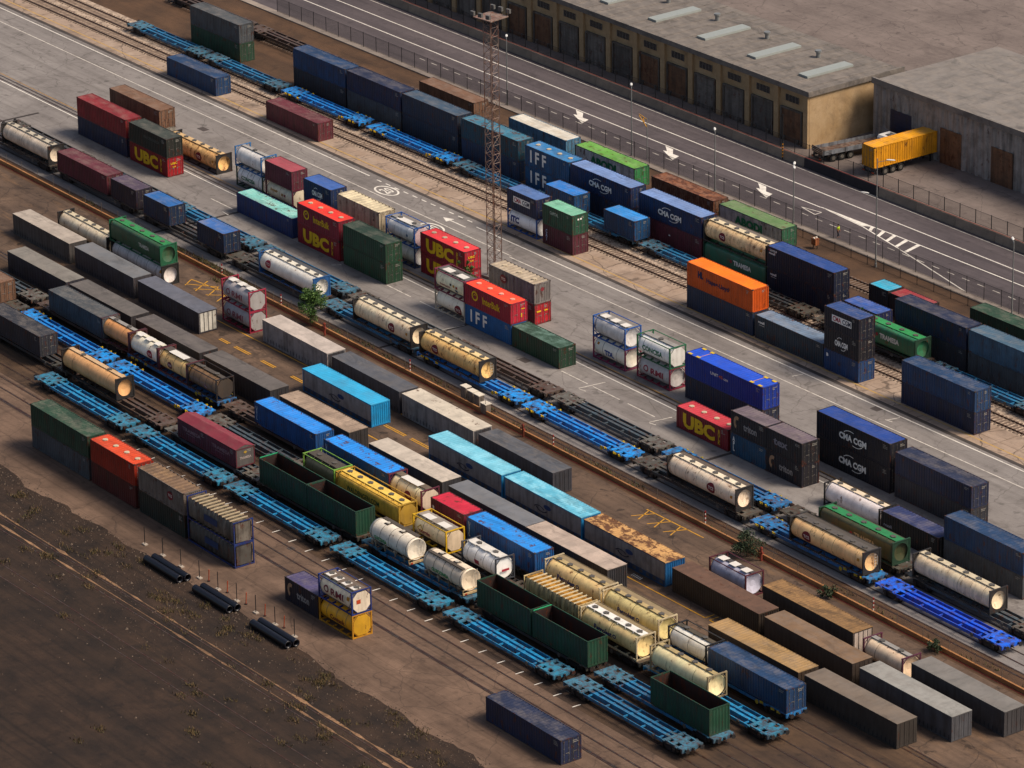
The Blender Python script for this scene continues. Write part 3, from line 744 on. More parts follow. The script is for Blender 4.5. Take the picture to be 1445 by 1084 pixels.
def harrow(dx, dy=0.):
    return lambda mb: mb.add([(x+dx, y+dy, .004) for x, y in ((-39.7, 78.3), (-38.0, 78.2), (-36.6, 77.0), (-35.4, 77.05), (-34.8, 75.5), (-38.5, 76.9), (-37.9, 77.1))], [(0, 1, 6), (1, 2, 6), (2, 3, 4), (2, 4, 6), (4, 5, 6)])
struct('lane_arrow', harrow(0), W_); struct('lane_arrow', harrow(18.75), W_); struct('lane_arrow', harrow(-19), W_)
lines('lane_arrow', [((-10.7, 76.75), (-7.5, 77.35)), ((-7.5, 77.35), (-7.47, 76.2)), ((-7.47, 76.2), (-10.7, 76.75))], WF, .14, .006)
lines('lane_line', [rl(78.5, 0, -200, -9), ((-9, 78.6), (4.7, 78.95)), ((4.7, 78.95), (120, 79.5)), ((-8, 78.55), (-.27, 77.9)), ((-.27, 77.9), (7.6, 76.3)), ((7.6, 76.3), (40, 68.9))], W_, .17, .005)
lines('lane_line', [rl(82.12, 0, -250, 200)], W_, .17, .005); lines('lane_line', [rl(86.15, .003, -250, 200)], WF, .14, .005)
lines('lane_dash', [rl(75.3, 0, -90+i*2.7, -88.7+i*2.7) for i in range(60)], WF, .14, .005)
struct('gore_marking', lambda mb: [mb.add([(-7, 78.6, .007), (-.6, 78.05, .007), (.4, 78.75, .007)], [(0, 1, 2)])] + [mb.quad((x+.5, y, .007), (x+1., y, .007), (x+.25, 78.85, .007), (x-.35, 78.85, .007)) for x, y in ((.5, 77.7), (2.6, 77.25), (4.6, 76.85), (6.8, 76.45), (9, 75.9))], W_)
YL = [rl(-2.42, -.004, -26, 14), rl(-1.9, -.003, -48, -41), rl(-5.05, -.02, -42, -38), rl(-9.6, -.0105, 40, 75.4), ((75.4, -10.4), (75.4, -9.2)), ((76.1, -10.4), (76.1, -9.2)), rl(-9.6, -.0105, 76.1, 100)]
YL += [rl(-5.5, -.012, a, b) for a, b in ((-20, -18), (-16.8, -13.6), (-11.2, -8.4), (-5, -2.4), (13.6, 17.6), (18.6, 22.6))] + [rl(-5.8, -.012, a, b) for a, b in ((-20, -18), (-16.8, -13.6), (-11.2, -8.4), (-5, -2.4), (13.6, 17.6), (18.6, 22.6))] + [rl(-8.8, -.01, 14.2, 16.6)]
lines('yellow_line', YL, Y_, .16, .004)
def hatch(x0, x1, ya, yb, st):
    o = [((x0, yb), (x1, yb-.05))]; x = x0; k = 0
    while x < x1-1.5:
        o += [((x+.3, ya), (x-.9+2.4, yb)), ((x+st*.55, ya+.05), (x+st*.15, yb))]; x += st; k += 1
    return o
lines('yellow_hatching', hatch(50.4, 60, -.2, 2.2, 2.7), Y_, .15, .005)
lines('yellow_hatching', [((-37.3, 1.2), (-38.4, 2.8)), ((-34.9, 1.1), (-36.7, 4.1)), ((-32.6, 1.4), (-34.3, 4.1)), ((-37.6, 1.5), (-34.2, 4.0)), ((-35.6, 1.3), (-33.2, 3.6)), ((-33, 1.3), (-30.6, 3.9)), ((-30.3, 1.1), (-31.8, 3.9)), ((-38.5, 2.9), (-30.5, 3.9))], Y_, .15, .005)
lines('bay_tick', [((x, -32.2-.02*(x-27)-.2), (x+.05, -31.2-.02*(x-27)-.2)) for x in [23.7+3.12*i for i in range(-8, 20)]], W_, .13, .006)
def pale(mb, y, amp):
    n = 90; top = []; bot = []
    r = random.Random(int(abs(y)*10))
    for i in range(n+1):
        x = -20+120*i/n; w = .03+amp*r.random()**2.5
        top.append((x, y-.015*(x-33)+w, -.014)); bot.append((x, y-.015*(x-33)-w, -.014))
    for i in range(n): mb.quad(bot[i], bot[i+1], top[i+1], top[i])
for y, a in ((-52.7, .26), (-54.15, .2)): struct('sand_streak', lambda mb: pale(mb, y, a), ground('sand', '#a07c5c', '#6f543e', '#33261e', .9, streaks=.7, dark=.8, slope=-.015))  # pale sand along the rails, with the rails' glint painted into it
rails('railway_track', -54.3, -.015, z=-.006, groove=False)
rails('railway_track', -60.5, -.015, z=-.006, groove=False)
struct('manhole_cover', lambda mb: [mb.box(7.4, 17.7, -.01, 8.9, 18.7, .006), mb.box(34.2, -33.6, -.01, 35, -32.9, .006), mb.box(44.4, 39.4, -.01, 45.6, 40.3, .006), mb.box(-85, 34.8, -.01, -83.4, 35.8, .006)], flat('#453d3a', .8))
struct('paint_mark', lambda mb: [mb.quad((62.5+i*.28, -9.75, .006), (62.62+i*.28, -9.75, .006), (62.5+i*.28, -9.2, .006), (62.38+i*.28, -9.2, .006)) for i in range(6)], WF)
# ------------------------------------------------------------------ fences, walls, lamps, mast
GALV = flat('#8b8d8c', .45, .5); DARK = flat('#17181a', .6)
def net(hexc, dens):
    s = NT('wire_net'); tr = s.n('ShaderNodeBsdfTransparent'); mx = s.n('ShaderNodeMixShader'); mx.inputs[0].default_value = dens
    s.b.inputs['Base Color'].default_value = lin(hexc); s.b.inputs['Roughness'].default_value = .7
    s.l(tr.outputs[0], mx.inputs[1]); s.l(s.b.outputs[0], mx.inputs[2]); s.l(mx.outputs[0], s.out.inputs[0]); return s.m
def fence(name, label, y, s, x0, x1, step, h, z0, mesh, post, dens, pr=.035, rail=True, cat='fence'):
    t = thing(name, label, cat, (0, 0, 0)); t['kind'] = 'thing'
    n = int((x1-x0)/step)
    part('wire_mesh', None, lambda mb: mb.quad((x0, y+s*x0, z0), (x1, y+s*x1, z0), (x1, y+s*x1, z0+h), (x0, y+s*x0, z0+h)), net(mesh, dens), t)
    if rail: part('rail', None, lambda mb: [mb.bar((x0, y+s*x0, z0+h), (x1, y+s*x1, z0+h), .025, 4), mb.bar((x0, y+s*x0, z0+.08), (x1, y+s*x1, z0+.08), .02, 4)], post, t)
    for i in range(n+1):
        x = x0+i*step
        part('post', ('fp', h, pr), lambda mb: mb.bar((0, 0, 0), (0, 0, h+.1), pr, 4), post, t, (x, y+s*x, z0))
    return t
fence('mesh_fence', 'long dark mesh fence with black posts along the kerb of the highway', 72.1, 0, -120, 60, 3.02, 2.1, .13, '#202124', DARK, .3, .05)
fence('railing', 'low dark railing beside the dirt strip in front of the mesh fence', 69.5, 0, -14, 60, 3.0, 1.15, 0, '#3a3532', DARK, .18, .05)
fence('yard_fence', 'black post fence standing on the concrete barrier beyond the highway', 87.25, 0, -110, 40, 2.86, 1.75, 1.25, '#2a2827', DARK, .22, .07)
bar_m = ground('barrier_concrete', '#9c8c7a', '#86796b', '#55493f', .3, slope=0, streaks=.2)
t = thing('concrete_barrier', 'weathered concrete wall with a red top edge along the far side of the highway', 'wall'); t['kind'] = 'thing'
for i in range(22):
    x = -137+i*7.2
    part('barrier_block', ('bb',), lambda mb: mb.add([(a, b, z) for a in (0, 7.17) for b, z in ((-.1, 0), (.02, 1.25), (.3, 1.25), (.4, 0))], [(0, 1, 2, 3), (7, 6, 5, 4), (0, 4, 5, 1), (1, 5, 6, 2), (2, 6, 7, 3)]),
         bar_m if i not in (16, 17) else ground('dark_block', '#3a3638', '#302d30', '#232123', .3, slope=0), t, (x, 86.85, 0))
part('top_edge', None, lambda mb: mb.box(-137, 86.95, 1.253, 21, 87.06, 1.29), flat('#7d2f24', .8, 0, .5), t)
# low rendered wall with wire fence on the near side of the paved slab
t = thing('low_wall', 'low sandy orange wall with wire fence between the tracks and the trailers', 'wall'); t['kind'] = 'thing'
wall_m = ground('orange_render', '#b07d52', '#96683f', '#6b452c', .35, slope=-.023, streaks=.3)
def wl(y): return lambda x: y-.0235*x
def lowwall(mb):
    f = wl(5.1); n = 60
    for i in range(n):
        a, c = -110+i*4.2, -110+(i+1)*4.2
        mb.add([(a, f(a), 0), (c, f(c), 0), (c, f(c), .5), (a, f(a), .5), (a, f(a)+.22, .5), (c, f(c)+.22, .5), (c, f(c)+.22, 0), (a, f(a)+.22, 0)], [(0, 1, 2, 3), (3, 2, 5, 4), (4, 5, 6, 7)])
part('wall_face', None, lowwall, wall_m, t)
part('base_strip', None, lambda mb: [mb.quad((a, wl(4.86)(a), .001), (a+4.2, wl(4.86)(a+4.2), .001), (a+4.2, wl(5.0)(a+4.2), .06), (a, wl(5.0)(a), .06)) for a in [-110+4.2*i for i in range(60)]], flat('#7e3423', .8, 0, .6), t)
part('wire_mesh', None, lambda mb: [mb.quad((a, wl(5.2)(a), .5), (a+4.2, wl(5.2)(a+4.2), .5), (a+4.2, wl(5.2)(a+4.2), 1.7), (a, wl(5.2)(a), 1.7)) for a in [-110+4.2*i for i in range(60)]], net('#5b5048', .1), t)
for i in range(60):
    x = -108+i*3.95
    part('post', ('lwp',), lambda mb: mb.bar((0, 0, .0), (0, 0, 1.75), .03, 5), flat('#6f655c', .5, .3), t, (x, wl(5.2)(x), .0))

def lamp(label, x, y, h, heads, group='street lamps by the highway'):
    t = thing('street_lamp', label, 'street lamp', (x, y, 0), 0, group)
    part('pole', None, lambda mb: [mb.bar((0, 0, 0), (0, 0, h), .1, 10, r2=.06), mb.bar((0, 0, 0), (0, 0, .5), .15, 10)], GALV, t)
    for dx, dy, hz in heads:
        part('arm', None, lambda mb: mb.bar((0, 0, hz-.35), (dx, dy, hz), .035, 6), GALV, t)
        L = math.hypot(dx, dy); ux, uy = dx/L, dy/L
        part('lamp_head', None, lambda mb: mb.loft([[(dx+ux*k-uy*w*math.cos(a), dy+uy*k+ux*w*math.cos(a), hz+.03+hh*math.sin(a)) for a in [2*math.pi*i/10 for i in range(10)]] for k, w, hh in ((-.3, .1, .05), (.0, .17, .08), (.5, .16, .08), (.75, .07, .04))]), flat('#cfcdc8', .4, 0, .1), t)
lamp('grey street lamp by the mesh fence behind the rust brown container', -21.9, 71.9, 8.1, [(-.9, .7, 8.0)])
lamp('grey street lamp by the mesh fence behind the green roofed box with dark green letters', -6.6, 71.9, 7.8, [(-.5, .5, 7.7), (.4, -.3, 7.75)])
lamp('tall double headed street lamp near the striped gore of the highway', 11.3, 69.7, 14, [(1.1, .9, 13.9), (-1.2, -.6, 9.4)])
lamp('grey street lamp by the mesh fence behind the bright green roofed container', -39.3, 72.3, 9.5, [(-.9, .7, 9.4)])
lamp('distant grey street lamp by the fence beside the bare end of the highway', -66, 72.3, 9.5, [(-.9, .7, 9.4)])
lamp('grey street lamp on the verge beyond the tall double headed lamp', 34, 71.0, 9.5, [(-.9, .7, 9.4)])
t = thing('height_gauge', 'yellow metal gauge frame on a thin pole beside the highway', 'gauge frame', (-37.2, 73.2, 0))
part('pole', None, lambda mb: [mb.bar((0, 0, 0), (0, 0, 5.6), .06, 8)], GALV, t)
part('frame', None, lambda mb: [mb.bar(p, q, .06, 5) for p, q in (((-2.4, .6, 5.4), (0, 0, 5.4)), ((0, 0, 5.4), (0, 0, 4.3)), ((-2.4, .6, 5.2), (0, 0, 4.3)), ((-1.2, .3, 5.4), (-.9, .25, 4.7)))], flat('#c48a1c', .5), t)
t = thing('warning_pole', 'slim pole with black and yellow stripes beside the highway barrier', 'pole', (-25.8, 86.55, 0))
part('pole', None, lambda mb: mb.bar((0, 0, 0), (0, 0, 6.2), .07, 8), DARK, t)
for i in range(5): part('stripe', ('wps',), lambda mb: mb.bar((0, 0, 0), (0, 0, .2), .085, 8), flat('#c9861a', .6), t, (0, 0, .35+i*.42))

# lattice mast
t = thing('lattice_mast', 'tall rusty steel lattice floodlight mast standing among the stacked containers', 'mast', (-15.6, 31.9, 0), R(8))
MM = paint('#7d6a60', .35, .35, rc='#6b3a22'); MH = 33.; MWd = .62
def mastleg(mb): mb.bar((0, 0, 0), (0, 0, MH), .075, 4)
for sx in (-1, 1):
    for sy in (-1, 1): part('leg', ('ml',), mastleg, MM, t, (sx*MWd, sy*MWd, 0))
for f in range(4):
    def lace(mb):
        a = R(90*f); n = 29
        def p(u, z):
            x, y = u, -MWd; return (x*math.cos(a)-y*math.sin(a), x*math.sin(a)+y*math.cos(a), z)
        for i in range(n):
            z = i*MH/n; s = 1 if i % 2 else -1
            mb.bar(p(-MWd*s, z), p(MWd*s, z+MH/n), .034, 4); mb.bar(p(-MWd, z), p(MWd, z), .03, 4)
    part('bracing', None, lace, MM, t)
part('ladder', None, lambda mb: [mb.bar((.2, -.05, 0), (.2, -.05, MH), .05, 4), mb.bar((-.12, -.05, 0), (-.12, -.05, MH), .04, 4)] + [mb.bar((-.12, -.05, .3+i*.4), (.2, -.05, .3+i*.4), .018, 4) for i in range(80)], paint('#6a4a3c', .3, .4), t)
part('platform', None, lambda mb: [mb.box(-1.5, -1.5, MH, 1.5, 1.5, MH+.12)] + [mb.bar((x, y, MH), (x, y, MH+1.1), .03, 4) for x in (-1.45, 1.45) for y in (-1.45, 1.45)], MM, t)
for x, y in ((-1.3, -1.7), (0, -1.7), (1.3, -1.7), (-1.3, 1.7), (0, 1.7), (1.3, 1.7)):
    part('floodlight', ('mfl',), lambda mb: mb.box(-.3, -.15, 0, .3, .15, .5), flat('#5b5a58', .5), t, (x, y, MH+.4))
part('footing', None, lambda mb: mb.box(-1.2, -1.2, 0, 1.2, 1.2, .35), G_conc, t)

# small yard furniture
for x, y, lb in ((-36.7, 6.2, 'beside the green tank stack'), (-23.7, 5.95, 'behind the silver tanks with red frames'), (3.0, 5.5, 'behind the dark grey trailers near the orange tinted tank'),
                 (31.1, 4.55, 'beyond the dark grey trailer with worn roof'), (57.7, 4.3, 'by the pale tank on the dark wagon'), (85.3, 3.6, 'near the bright blue empty wagon')):
    t = thing('marker_post', 'red and white banded marker post ' + lb, 'marker post', (x, y, 0), 0, 'banded marker posts along the low wall')
    part('post', ('mpp',), lambda mb: mb.bar((0, 0, 0), (0, 0, 1.7), .07, 8), flat('#d2cdc4', .5), t)
    for i in range(3): part('red_band', ('mpb',), lambda mb: mb.bar((0, 0, 0), (0, 0, .24), .078, 8), flat('#8c2018', .5), t, (0, 0, .55+i*.46))
for x, y, lb in ((-13, 4.75, 'rusty red hydrant by the low wall beside the pale roofed trailer'), (68.3, 3.1, 'rusty red hydrant by the low wall near the tank with white top plates'), (26.2, 4.1, 'rusty red hydrant beside the low wall behind the worn dark trailer')):
    t = thing('hydrant', lb, 'hydrant', (x, y, 0), 0, 'hydrants along the low wall')
    part('post', ('hy1',), lambda mb: [mb.bar((0, 0, 0), (0, 0, 1.35), .13, 10), mb.bar((0, 0, 1.35), (0, 0, 1.5), .17, 10), mb.bar((0, 0, 1.5), (0, 0, 1.62), .06, 8)], paint('#8a3a2a', .3, .3), t)
    for s in (-1, 1): part('outlet', ('hy2', s), lambda mb: [mb.bar((0, 0, 1.), (s*.32, -.05, 1.), .09, 8), mb.bar((s*.3, -.05, 1.), (s*.38, -.06, 1.), .12, 8)], paint('#8a3a2a', .3, .3), t)
for i, (x, y, h, lb) in enumerate(((13.2, 5.9, 1.5, 'first and tallest'), (14.6, 5.8, 1.4, 'second'), (16.0, 5.65, 1.45, 'third'), (18.1, 5.0, 1.2, 'lowest'))):
    t = thing('control_cabinet', ('%s of the grey control cabinets in a row behind the low wall' % lb), 'cabinet', (x, y, 0), R(-1), 'control cabinets behind the low wall')
    part('body', None, lambda mb: mb.box(-.5, -.35, 0, .5, .35, h), paint('#756a60', .4, .1), t)
    part('top', ('cct',), lambda mb: mb.box(-.56, -.42, 0, .56, .42, .1), flat('#cdc3b2', .7, 0, .3), t, (0, 0, h))
    part('door', ('ccd', h), lambda mb: mb.box(-.42, -.38, .12, .42, -.351, h-.12), paint('#7f756a', .4, .1), t)
t = thing('signal_box', 'small orange equipment box on legs beside the far railing', 'equipment box', (1.7, 68.3, 0))
part('body', None, lambda mb: mb.box(-.4, -.3, .5, .4, .3, 1.35), paint('#8f5430', .3, .2), t)
part('leg', None, lambda mb: mb.bar((-.35, 0, 0), (-.35, 0, .5), .06, 6), DARK, t); part('leg', None, lambda mb: mb.bar((.35, 0, 0), (.35, 0, .5), .06, 6), DARK, t)
for y in (-.2, .2): part('lamp', ('sbl',), lambda mb: mb.cb((0, 0, 0), (.2, .2, .12)), flat('#d8d0c0', .5), t, (0, y, 1.41))
# rows of thin posts and drain pipes at the near edge
near = ('nearest the stacked ribbed tanks', 'first past the upper pipe pair')
words_ = ['first', 'second', 'third', 'fourth', 'fifth', 'sixth', 'seventh', 'eighth', 'ninth']
for i in range(9):
    x = 24.03+3.585*i; y = -44.7-.025*(x-24)
    t = thing('rope_post', words_[i] + ' thin black post in the line by the drain pipes, on a pale foot', 'post', (x, y, 0), 0, 'black posts along the drain pipes')
    part('pole', ('rp1',), lambda mb: mb.bar((0, 0, .1), (0, 0, 2.05), .045, 6), DARK, t); part('foot', ('rp2',), lambda mb: mb.box(-.32, -.2, 0, .32, .2, .12), flat('#a3978a', .8), t)
for i in range(5):
    x = 36.0+3.57*i; y = -44.62-.03*(x-36)
    t = thing('delineator', words_[i] + ' thin orange delineator stake, counted from the stacked ribbed tanks', 'delineator', (x, y, 0), R(i*9), 'orange delineators by the drain pipes')
    part('stake', ('dl1',), lambda mb: mb.bar((0, 0, .05), (.1, 0, 1.35), .05, 6), flat('#a33d16', .5), t); part('foot', ('dl2',), lambda mb: mb.bar((0, 0, 0), (0, 0, .06), .16, 10), DARK, t)
PIPE = flat('#15151c', .35, 0, .3)
def pipe(mb):
    n = 22
    mb.loft([[(x, r*math.cos(a), .42+r*math.sin(a)) for a in [2*math.pi*k/n for k in range(n)]] for x, r in [(0, .3), (0, .42)] + [(z, .42-.02*(j % 2)) for j, z in enumerate([.05+6.5*q/40 for q in range(41)])] + [(6.6, .42), (6.6, .3), (6.0, .29)]], cap=False)
for i, (x, y) in enumerate(((27.9, -47.45), (37.3, -47.6), (48.0, -47.75))):
    for j in (0, 1):
        single('drain_pipe', pipe, PIPE, '%s black drain pipe of the %s pair on the dark soil' % (('nearer', 'farther')[j], ('first', 'middle', 'last')[i]), 'pipe', (x+.15*j, y+.42+.88*j, -.01), R(-1.5), 'black drain pipes on the soil', key=('pipe',))

# bushes and trees
def foliage(n, rx, ry, rz, zc, leaf, clumps, seed):
    r = random.Random(seed)
    cs = [(r.gauss(0, .45)*rx, r.gauss(0, .45)*ry, zc+r.uniform(-.8, .8)*rz, r.uniform(.25, .5)) for _ in range(clumps)]
    def b(mb):
        for _ in range(n):
            c = r.choice(cs); d = Vector((r.gauss(0, 1), r.gauss(0, 1), r.gauss(0, 1))).normalized()*c[3]*r.random()**.4*min(rx, rz)*1.1
            p = Vector(c[:3])+d; u = Vector((r.gauss(0, 1), r.gauss(0, 1), r.gauss(0, .6))).normalized(); w = u.orthogonal().normalized(); w = (w*math.cos(1)+u.cross(w)*math.sin(r.uniform(0, 6))).normalized()
            l = leaf*r.uniform(.6, 1.3); mb.quad(p-u*l, p+w*l*.45, p+u*l, p-w*l*.45, 0 if r.random() < .6 else 1)
    return b
LF = [flat('#34521f', .7, 0, .5), flat('#547030', .7, 0, .5)]; LD = [flat('#26331d', .7, 0, .5), flat('#37452a', .7, 0, .5)]
BARK = flat('#4a3a2c', .9)
def bush(label, x, y, h, r, seed, n=1500, mats=LF, name='bush', cat='bush'):
    t = thing(name, label, cat, (x, y, 0), seed)
    def tr(mb):
        q = random.Random(seed); mb.bar((0, 0, 0), (.05, 0, h*.55), .07, 7, r2=.04)
        for _ in range(7):
            a = q.uniform(0, 6.28); z = q.uniform(.1, .45)*h
            mb.bar((.02, 0, z), (math.cos(a)*r*.6, math.sin(a)*r*.6, z+h*.35), .035, 5, r2=.012)
    part('trunk', None, tr, BARK, t)
    part('crown', None, foliage(n, r, r, h*.42, h*.56, .13, 22, seed), mats, t)
bush('bushy green young tree beside the low wall behind the white roofed trailer', -16.6, 5.3, 4.9, 1.5, 3, 4200, name='tree', cat='tree')
bush('dark green bush against the low wall beside the red framed tank', 66.6, 2.6, 3.0, 1.3, 5, 1900, LD)
bush('light green bush growing beside the yellow lettered red stack', -13.3, 26.2, 4.6, .8, 9, 1500)
bush('scrubby weeds clump against the low wall behind the long brown trailer', 79.5, 2.6, 1.3, .9, 11, 700, LD)
bush('small dark shrub at the foot of the low wall past the brown trailer', 96, 2.3, 1.4, .8, 13, 600, LD)

def weeds(mb):
    r = random.Random(31)
    spots = [(r.uniform(-75, 110), r.uniform(.3, 1.6)) for _ in range(46)] + [(-44+i*1.3, 1.4) for i in range(9)] + [(-36+i*1.1, -.9) for i in range(8)]
    for sx, oy in spots:
        for _ in range(r.randint(12, 60)):
            x = sx+r.gauss(0, .9); y = 5.1-.0235*x+oy+r.gauss(0, .22); h = r.uniform(.12, .5); a = r.uniform(0, 6.28); w = r.uniform(.03, .08); dx, dy = math.cos(a), math.sin(a)
            mb.add([(x-dx*w, y-dy*w, -.01), (x+dx*w, y+dy*w, -.01), (x+r.gauss(0, .15), y+r.gauss(0, .15), h)], [(0, 1, 2)], 0 if r.random() < .6 else 1)
o = part('weeds', None, weeds, [flat('#5a4a2c', .9, 0, .5), flat('#46502a', .9, 0, .5)], None); tag(o, 'dry weeds growing along both sides of the low sandy wall', 'weeds', None, 'stuff')
def stones(mb):
    r = random.Random(5)
    for _ in range(3200):
        x = r.uniform(-10, 105); y = -45.4-.02*x-abs(r.gauss(0, 1))*13*r.random(); q = r.uniform(.04, .13)*(2. if r.random() < .04 else 1)
        a = r.uniform(0, 6.28); dx, dy = q*math.cos(a), q*math.sin(a)
        mb.add([(x-dx, y-dy, -.03), (x+dy, y-dx, -.03), (x+dx, y+dy, -.03), (x-dy*.8, y+dx*.8, -.03), (x, y, q*.8)], [(0, 1, 4), (1, 2, 4), (2, 3, 4), (3, 0, 4)], r.choice((0, 0, 1)))
o = part('gravel', None, stones, [flat('#473a31', .9, 0, .5), flat('#66574a', .9, 0, .5)], None); tag(o, 'loose stones scattered over the dark soil beyond the drain pipes', 'gravel', None, 'stuff')
def tufts(mb):
    r = random.Random(77)
    for _ in range(150):
        cx = r.uniform(-10, 105); cy = -46.5-.02*cx-r.expovariate(.12)
        for _ in range(r.randint(8, 70)):
            x = cx+r.gauss(0, .5); y = cy+r.gauss(0, .3); h = r.uniform(.1, .38); a = r.uniform(0, 6.28); w = r.uniform(.03, .07)
            mb.add([(x-w*math.cos(a), y-w*math.sin(a), -.03), (x+w*math.cos(a), y+w*math.sin(a), -.03), (x+r.gauss(0, .12), y+r.gauss(0, .12), h)], [(0, 1, 2)], r.choice((0, 0, 1)))
o = part('dry_grass', None, tufts, [flat('#5f4d30', .9, 0, .5), flat('#4a4528', .9, 0, .5)], None); tag(o, 'dry grass tufts scattered across the dark soil', 'grass', None, 'stuff')
# worker
def person(label, x, y, rz):
    t = thing('person', label, 'person', (x, y, .13), rz)
    def skin_mesh(name, verts, edges, mat):
        me = bpy.data.meshes.new(name); me.from_pydata([v[:3] for v in verts], edges, [])
        o = bpy.data.objects.new(name, me); COL.objects.link(o)
        o.modifiers.new('s', 'SKIN'); sub = o.modifiers.new('u', 'SUBSURF'); sub.levels = 1
        for i, v in enumerate(verts): me.skin_vertices[0].data[i].radius = (v[3], v[3]*(v[4] if len(v) > 4 else 1))
        me.skin_vertices[0].data[0].use_root = True
        m2 = bpy.data.meshes.new_from_object(o.evaluated_get(bpy.context.evaluated_depsgraph_get()))
        bpy.data.objects.remove(o); m2.materials.clear(); m2.materials.append(mat)
        for p in m2.polygons: p.use_smooth = True
        n = bpy.data.objects.new(name, m2); COL.objects.link(n); n.parent = t; return n
    V = [(0, 0, .95, .12, 1.3), (0, 0, 1.15, .12, 1.4), (0, 0, 1.38, .13, 1.5), (0, 0, 1.52, .05), (0, .01, 1.62, .075), (0, .02, 1.72, .085)]
    E = [(0, 1), (1, 2), (2, 3), (3, 4), (4, 5)]
    for s in (-1, 1):
        k = len(V); V += [(s*.1, 0, .86, .085), (s*.11, .05*s, .48, .062), (s*.11, -.08*s, .09, .042), (s*.12, -.08*s+.16, .04, .035)]
        E += [(0, k), (k, k+1), (k+1, k+2), (k+2, k+3)]
        k = len(V); V += [(s*.2, 0, 1.4, .055), (s*.25, .02, 1.14, .044), (s*.24, .14, .92, .034), (s*.24, .18, .85, .03)]
        E += [(2, k), (k, k+1), (k+1, k+2), (k+2, k+3)]
        for f in range(5):
            dx = (-.026+.017*f) if f < 4 else 0
            k2 = len(V); V += [(s*.24+dx, .2 if f < 4 else .21, .81, .0085), (s*.24+dx*1.1, .215 if f < 4 else .24, .775 + (.012*abs(f-1.5) if f < 4 else .03), .008)]
            E += [(k+3, k2), (k2, k2+1)]
    skin_mesh('body', V, E, flat('#9a6a50', .6, 0, .1))
    skin_mesh('jacket', [(0, 0, .92, .15, 1.25), (0, 0, 1.2, .15, 1.4), (0, 0, 1.42, .15, 1.45)] + [w for s in (-1, 1) for w in ((s*.21, 0, 1.41, .075), (s*.25, .02, 1.16, .066))], [(0, 1), (1, 2), (2, 3), (3, 4), (2, 5), (5, 6)], flat('#b4d312', .6, 0, .1))
    skin_mesh('trousers', [(0, 0, .93, .135, 1.2)] + [w for s in (-1, 1) for w in ((s*.1, 0, .84, .1), (s*.11, .05*s, .48, .08), (s*.11, -.08*s, .13, .065))], [(0, 1), (1, 2), (2, 3), (0, 4), (4, 5), (5, 6)], flat('#232633', .8))
    part('hair', None, lambda mb: mb.loft([[(r*math.cos(a), .0+r*math.sin(a), z) for a in [k*.524 for k in range(12)]] for z, r in ((1.68, .095), (1.74, .1), (1.8, .075), (1.825, .02))]), flat('#1d1713', .8), t)
person('worker in a bright yellow hi-vis jacket walking beside the highway fence', .9, 72.75, R(-70))
# ------------------------------------------------------------------ buildings and vehicles beyond the highway
plaster = ground('stained_plaster', '#b59a76', '#a2855f', '#5f4a36', .35, slope=0, streaks=.15, dark=.5)
panel_m = paint('#8c8681', .35, .08); brown_m = paint('#6a4a34', .4, .2)
t = thing('warehouse', 'long plastered warehouse with brown loading doors facing the highway', 'building', (-26.8, 92, 0))
def ww(mb):
    mb.box(-96, .0, 0, 0, 16, 7.2)
part('wall', None, ww, plaster, t)
for i in range(17): part('pilaster', ('pil',), lambda mb: mb.box(-.45, -.35, 0, .45, -.002, 7.2), plaster, t, (-.47-i*5.9, 0, 0))
for i in range(16): part('loading_door', ('ldo',), lambda mb: [mb.box(-1.9, -.12, 0, 1.9, -.003, 4.4)] + [mb.box(-1.9, -.15, .3+k*.45, 1.9, -.121, .34+k*.45) for k in range(9)], [brown_m, paint('#6b655f', .4, .15), paint('#54504c', .4, .2)][i*7 % 5 % 3], t, (-3.4-i*5.9, 0, 0))
for i in range(16):
    part('door_frame', ('dfr',), lambda mb: [mb.box(-2.15, -.3, 0, -1.91, -.002, 4.65), mb.box(1.91, -.3, 0, 2.15, -.002, 4.65), mb.box(-1.909, -.3, 4.41, 1.909, -.002, 4.65), mb.box(-1.5, -.45, .2, -1.2, -.16, .7), mb.box(1.2, -.45, .2, 1.5, -.16, .7)], paint('#55504a', .4, .2), t, (-3.4-i*5.9, 0, 0))
    part('window', ('wdw',), lambda mb: [mb.box(-1.3, -.05, 5.5, 1.3, -.004, 6.4)] + [mb.box(-1.3+k*.65-.03, -.08, 5.5, -1.3+k*.65+.03, -.051, 6.4, 1) for k in range(5)], [flat('#20262a', .2), flat('#6d675f', .6)], t, (-3.4-i*5.9, 0, 0))
rf = part('roof', None, lambda mb: [mb.box(-96.3, -.45, 7.2, .3, 16.3, 7.45), mb.box(-96.3, -.45, 7.45, .3, -.1, 7.9), mb.box(-.05, -.1, 7.45, .3, 16.3, 7.9)] + [mb.box(-96+i*2.4, -.1, 7.45, -95.9+i*2.4, 16.2, 7.5) for i in range(40)], roofm('#6b645e', amt=.4, band=.3), t)
for i in range(9):
    part('roof_light', ('rl',), lambda mb: mb.box(-.9, -4, 0, .9, 4, .3), flat('#8f9490', .4), rf, (-6-i*10.5, 8, 7.46))
    part('vent', ('vt',), lambda mb: [mb.bar((0, 0, 0), (0, 0, .8), .3, 12), mb.bar((0, 0, .8), (0, 0, 1.05), .45, 12)], GALV, rf, (-11-i*10.5, 11, 7.4))
for i in range(8): part('downpipe', ('dpi',), lambda mb: mb.bar((0, -.1, 0), (0, -.1, 7.2), .07, 8), DARK, t, (-6.6-i*11.8, 0, 0))
t = thing('factory_hall', 'grey panelled hall with pale ribs behind the lorry yard', 'building', (-25, 101.5, 0))
part('wall', None, lambda mb: corr(mb, 0, 62, 0, 7.5, .18, 1.4, lambda a, d, z: (a, d, z)), panel_m, t)
